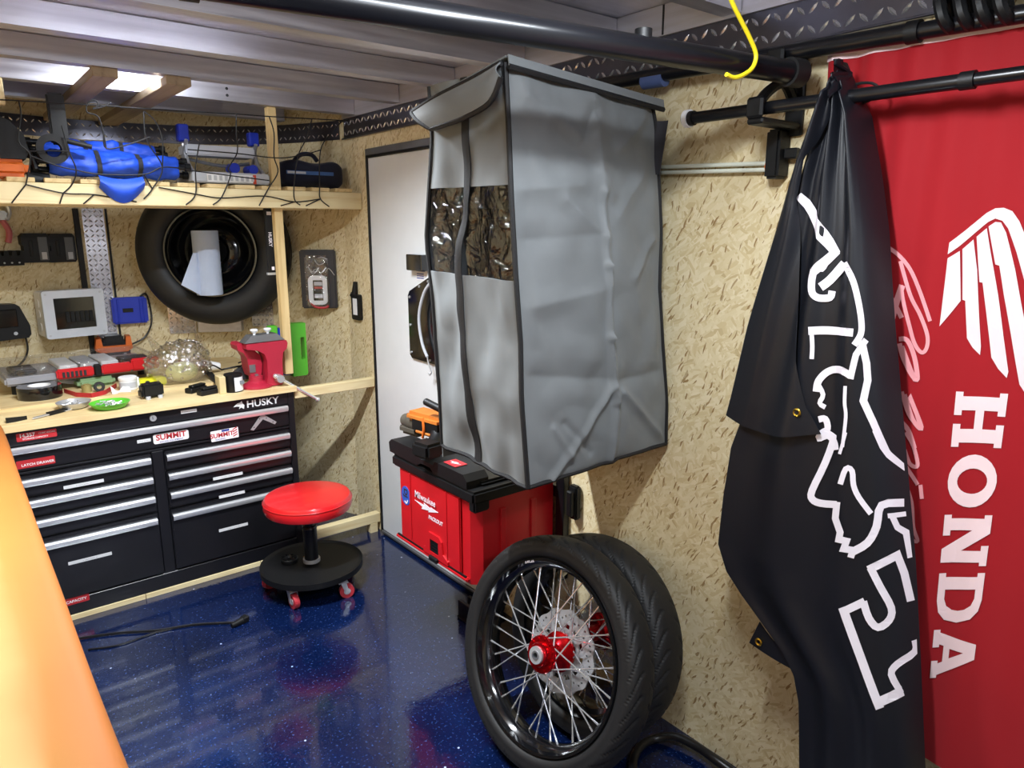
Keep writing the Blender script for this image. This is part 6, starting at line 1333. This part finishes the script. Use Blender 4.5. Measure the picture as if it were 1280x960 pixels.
# bubble wrap bag
P = cpt(236, 482); o = thing('bubble_wrap_bag', 'crumpled bag of clear bubble wrap on the counter', 'bubble wrap', Matrix.Translation((P.x, P.y + 0.09, CZ2)))
def bub(u, v):
    a = 2 * PI * u; b = -PI / 2 + PI * v; r = 0.14 * (1 + 0.22 * noise.noise(Vector((math.cos(a) * 1.5, math.sin(a) * 1.5, b * 1.4)))); 
    z = max(0.0, 0.088 + 0.098 * math.sin(b) * (1 + 0.2 * noise.noise(Vector((a, b * 2, 3)))))
    return Vector((r * math.cos(a) * math.cos(b), 0.62 * r * math.sin(a) * math.cos(b), z))
t = MB(); t.sheet(bub, 40, 24); part(t, 'bag', BUBBLE, o, smooth=1.2)
t = MB()
for k in range(150):
    u, v = random.random(), random.uniform(0.28, 0.92); p = bub(u, v); n_ = (p - Vector((0, 0, 0.07))).normalized(); t.ell(p * 1.0 + n_ * 0.001, 0.0062, 0.0062, 0.0062, 8, 4)
part(t, 'bubble', m_film('bubble_cell', (0.95, 0.95, 0.95, 1), 0.5), o, kind='stuff')
for x, s_ in ((-0.10, -1), (0.06, 0.3)):
    t = MB(); t.sheet(lambda u, v, x=x, s_=s_: Vector((x + 0.07 * u * (1 - 0.8 * v) + s_ * 0.03 * v, 0.01 * math.sin(6 * u), 0.12 + 0.10 * v)), 6, 6); part(t, 'torn_corner', BUBBLE, o)
t = MB(); t.ell((0, 0, 0.05), 0.07, 0.04, 0.045, 14, 8); part(t, 'yellow_contents', mat('pale_yellow_foam', '#d9d99a', 0.8), o)
# two black clips
for i, (u, v, a) in enumerate(((246, 490, 0.5), (262, 493, 0.25))):
    P = cpt(u, v); t = MB(); Mx = fr_up((P.x, P.y + 0.01, CZ1), a); t.box(-0.045, 0.045, -0.022, 0.02, 0, 0.022, 0.004, 1, M=Mx); t.box(-0.03, 0.045, -0.016, 0.014, 0.022, 0.032, 0.004, 1, M=Mx)
    solo(t, 'slide_clip', BLACK, ['black plastic mount on the counter, left of the pair', 'black plastic mount on the counter, right of the pair'][i], 'mount', 'black mounts on the counter')
P = cpt(292, 491); o = thing('glue_box', 'small tan and black box with white label by the vise', 'box', fr_up((P.x, P.y + 0.03, CZ1), 0.0))
t = MB(); t.box(-0.055, -0.028, -0.03, 0.03, 0, 0.075, 0.002, 1); part(t, 'tan_card', CARD, o)
t = MB(); t.lathe([(0.001, 0), (0.036, 0), (0.038, 0.003), (0.038, 0.078), (0.001, 0.078)], 28, M=Matrix.Translation((0.012, 0, 0)), cap=False); part(t, 'can', BLACK, o)
t = MB(); rings = [[(0.012 + 0.0385 * math.cos(a), 0.0385 * math.sin(a), z) for a in [(-1.75 + 1.75 * k / 12) for k in range(13)]] for z in (0.006, 0.066)]
t.raw([p for r in rings for p in r], [(k, k + 1, k + 14, k + 13) for k in range(12)]); lb = part(t, 'label', PAPER, o)
t = MB(); text(t, 'JB', 0.022, frame((0.012 + 0.0392 * math.cos(-0.9), 0.0392 * math.sin(-0.9), 0.042), (math.sin(0.9), math.cos(0.9), 0), (0, 0, 1)), 0.0004, 0.02) if False else t.box(0.028, 0.046, -0.0385, -0.034, 0.035, 0.05)
part(t, 'print', GREYINK, lb)
# safety glasses
P = cpt(300, 474); o = thing('safety_glasses', 'black framed safety glasses lying behind the small box', 'glasses', fr_up((P.x, P.y + 0.05, CZ2), 0.15))
t = MB(); t.tube([(-0.075, -0.02, 0.05), (-0.06, -0.035, 0.055), (0.0, -0.045, 0.06), (0.06, -0.035, 0.055), (0.075, -0.02, 0.05)], 0.004, 8); part(t, 'frame', BLACK, o)
for sg in (-1, 1): t = MB(); t.tube([(sg * 0.075, -0.02, 0.05), (sg * 0.08, 0.05, 0.062), (sg * 0.07, 0.11, 0.045)], 0.0035, 8); part(t, 'temple', BLACK, o)
for sg in (-1, 1): t = MB(); t.sheet(lambda u, v, sg=sg: Vector((sg * (0.006 + 0.062 * u), -0.047 + 0.022 * u * u, 0.056 - 0.042 * v * (1 - 0.25 * u))), 8, 6); part(t, 'lens', CLEARP, o)
P = cpt(313, 480); t = MB(); t.prism([[(-0.045, 0), (0.04, 0), (0.045, 0.05), (0.02, 0.075), (-0.01, 0.06), (-0.045, 0.035)]], -0.02, 0.02, M=fr_up((P.x, P.y + 0.07, CZ2), 0) @ FV); solo(t, 'tool_pouch', DKCLOTH, 'dark fabric pouch behind the red vise', 'pouch')
P = cpt(262, 470); o = thing('paper_cup', 'white paper cone lying beside the bubble wrap', 'cone', fr_up((P.x + 0.03, P.y + 0.06, CZ2 + 0.035), 0)); t = MB(); t.cyl((-0.045, -0.01, 0.008), (0.035, 0.0, -0.004), 0.030, 0.016, n=20); part(t, 'cone', PAPER, o)
t = MB(); t.cyl((-0.048, -0.0105, 0.0085), (-0.045, -0.01, 0.008), 0.0315, n=20); part(t, 'rim', PAPER, o)
P0, P1 = cpt(258, 470), cpt(274, 484); t = MB(); t.tube([P0 + Vector((0, 0, 0.03)), (P0 + P1) / 2 + Vector((0, 0, 0.024)), P1 + Vector((0, 0, 0.014))], 0.013, 10); t.ell(P1 + Vector((0, 0, 0.016)), 0.016, 0.02, 0.016, 12, 8); t.cyl(P0 + Vector((0, 0, 0.03)), P0 + Vector((-0.015, 0.02, 0.03)), 0.018, n=12)
solo(t, 'rubber_handle_tool', RUBBER, 'stubby dark handled tool between bubble wrap and small box', 'tool')
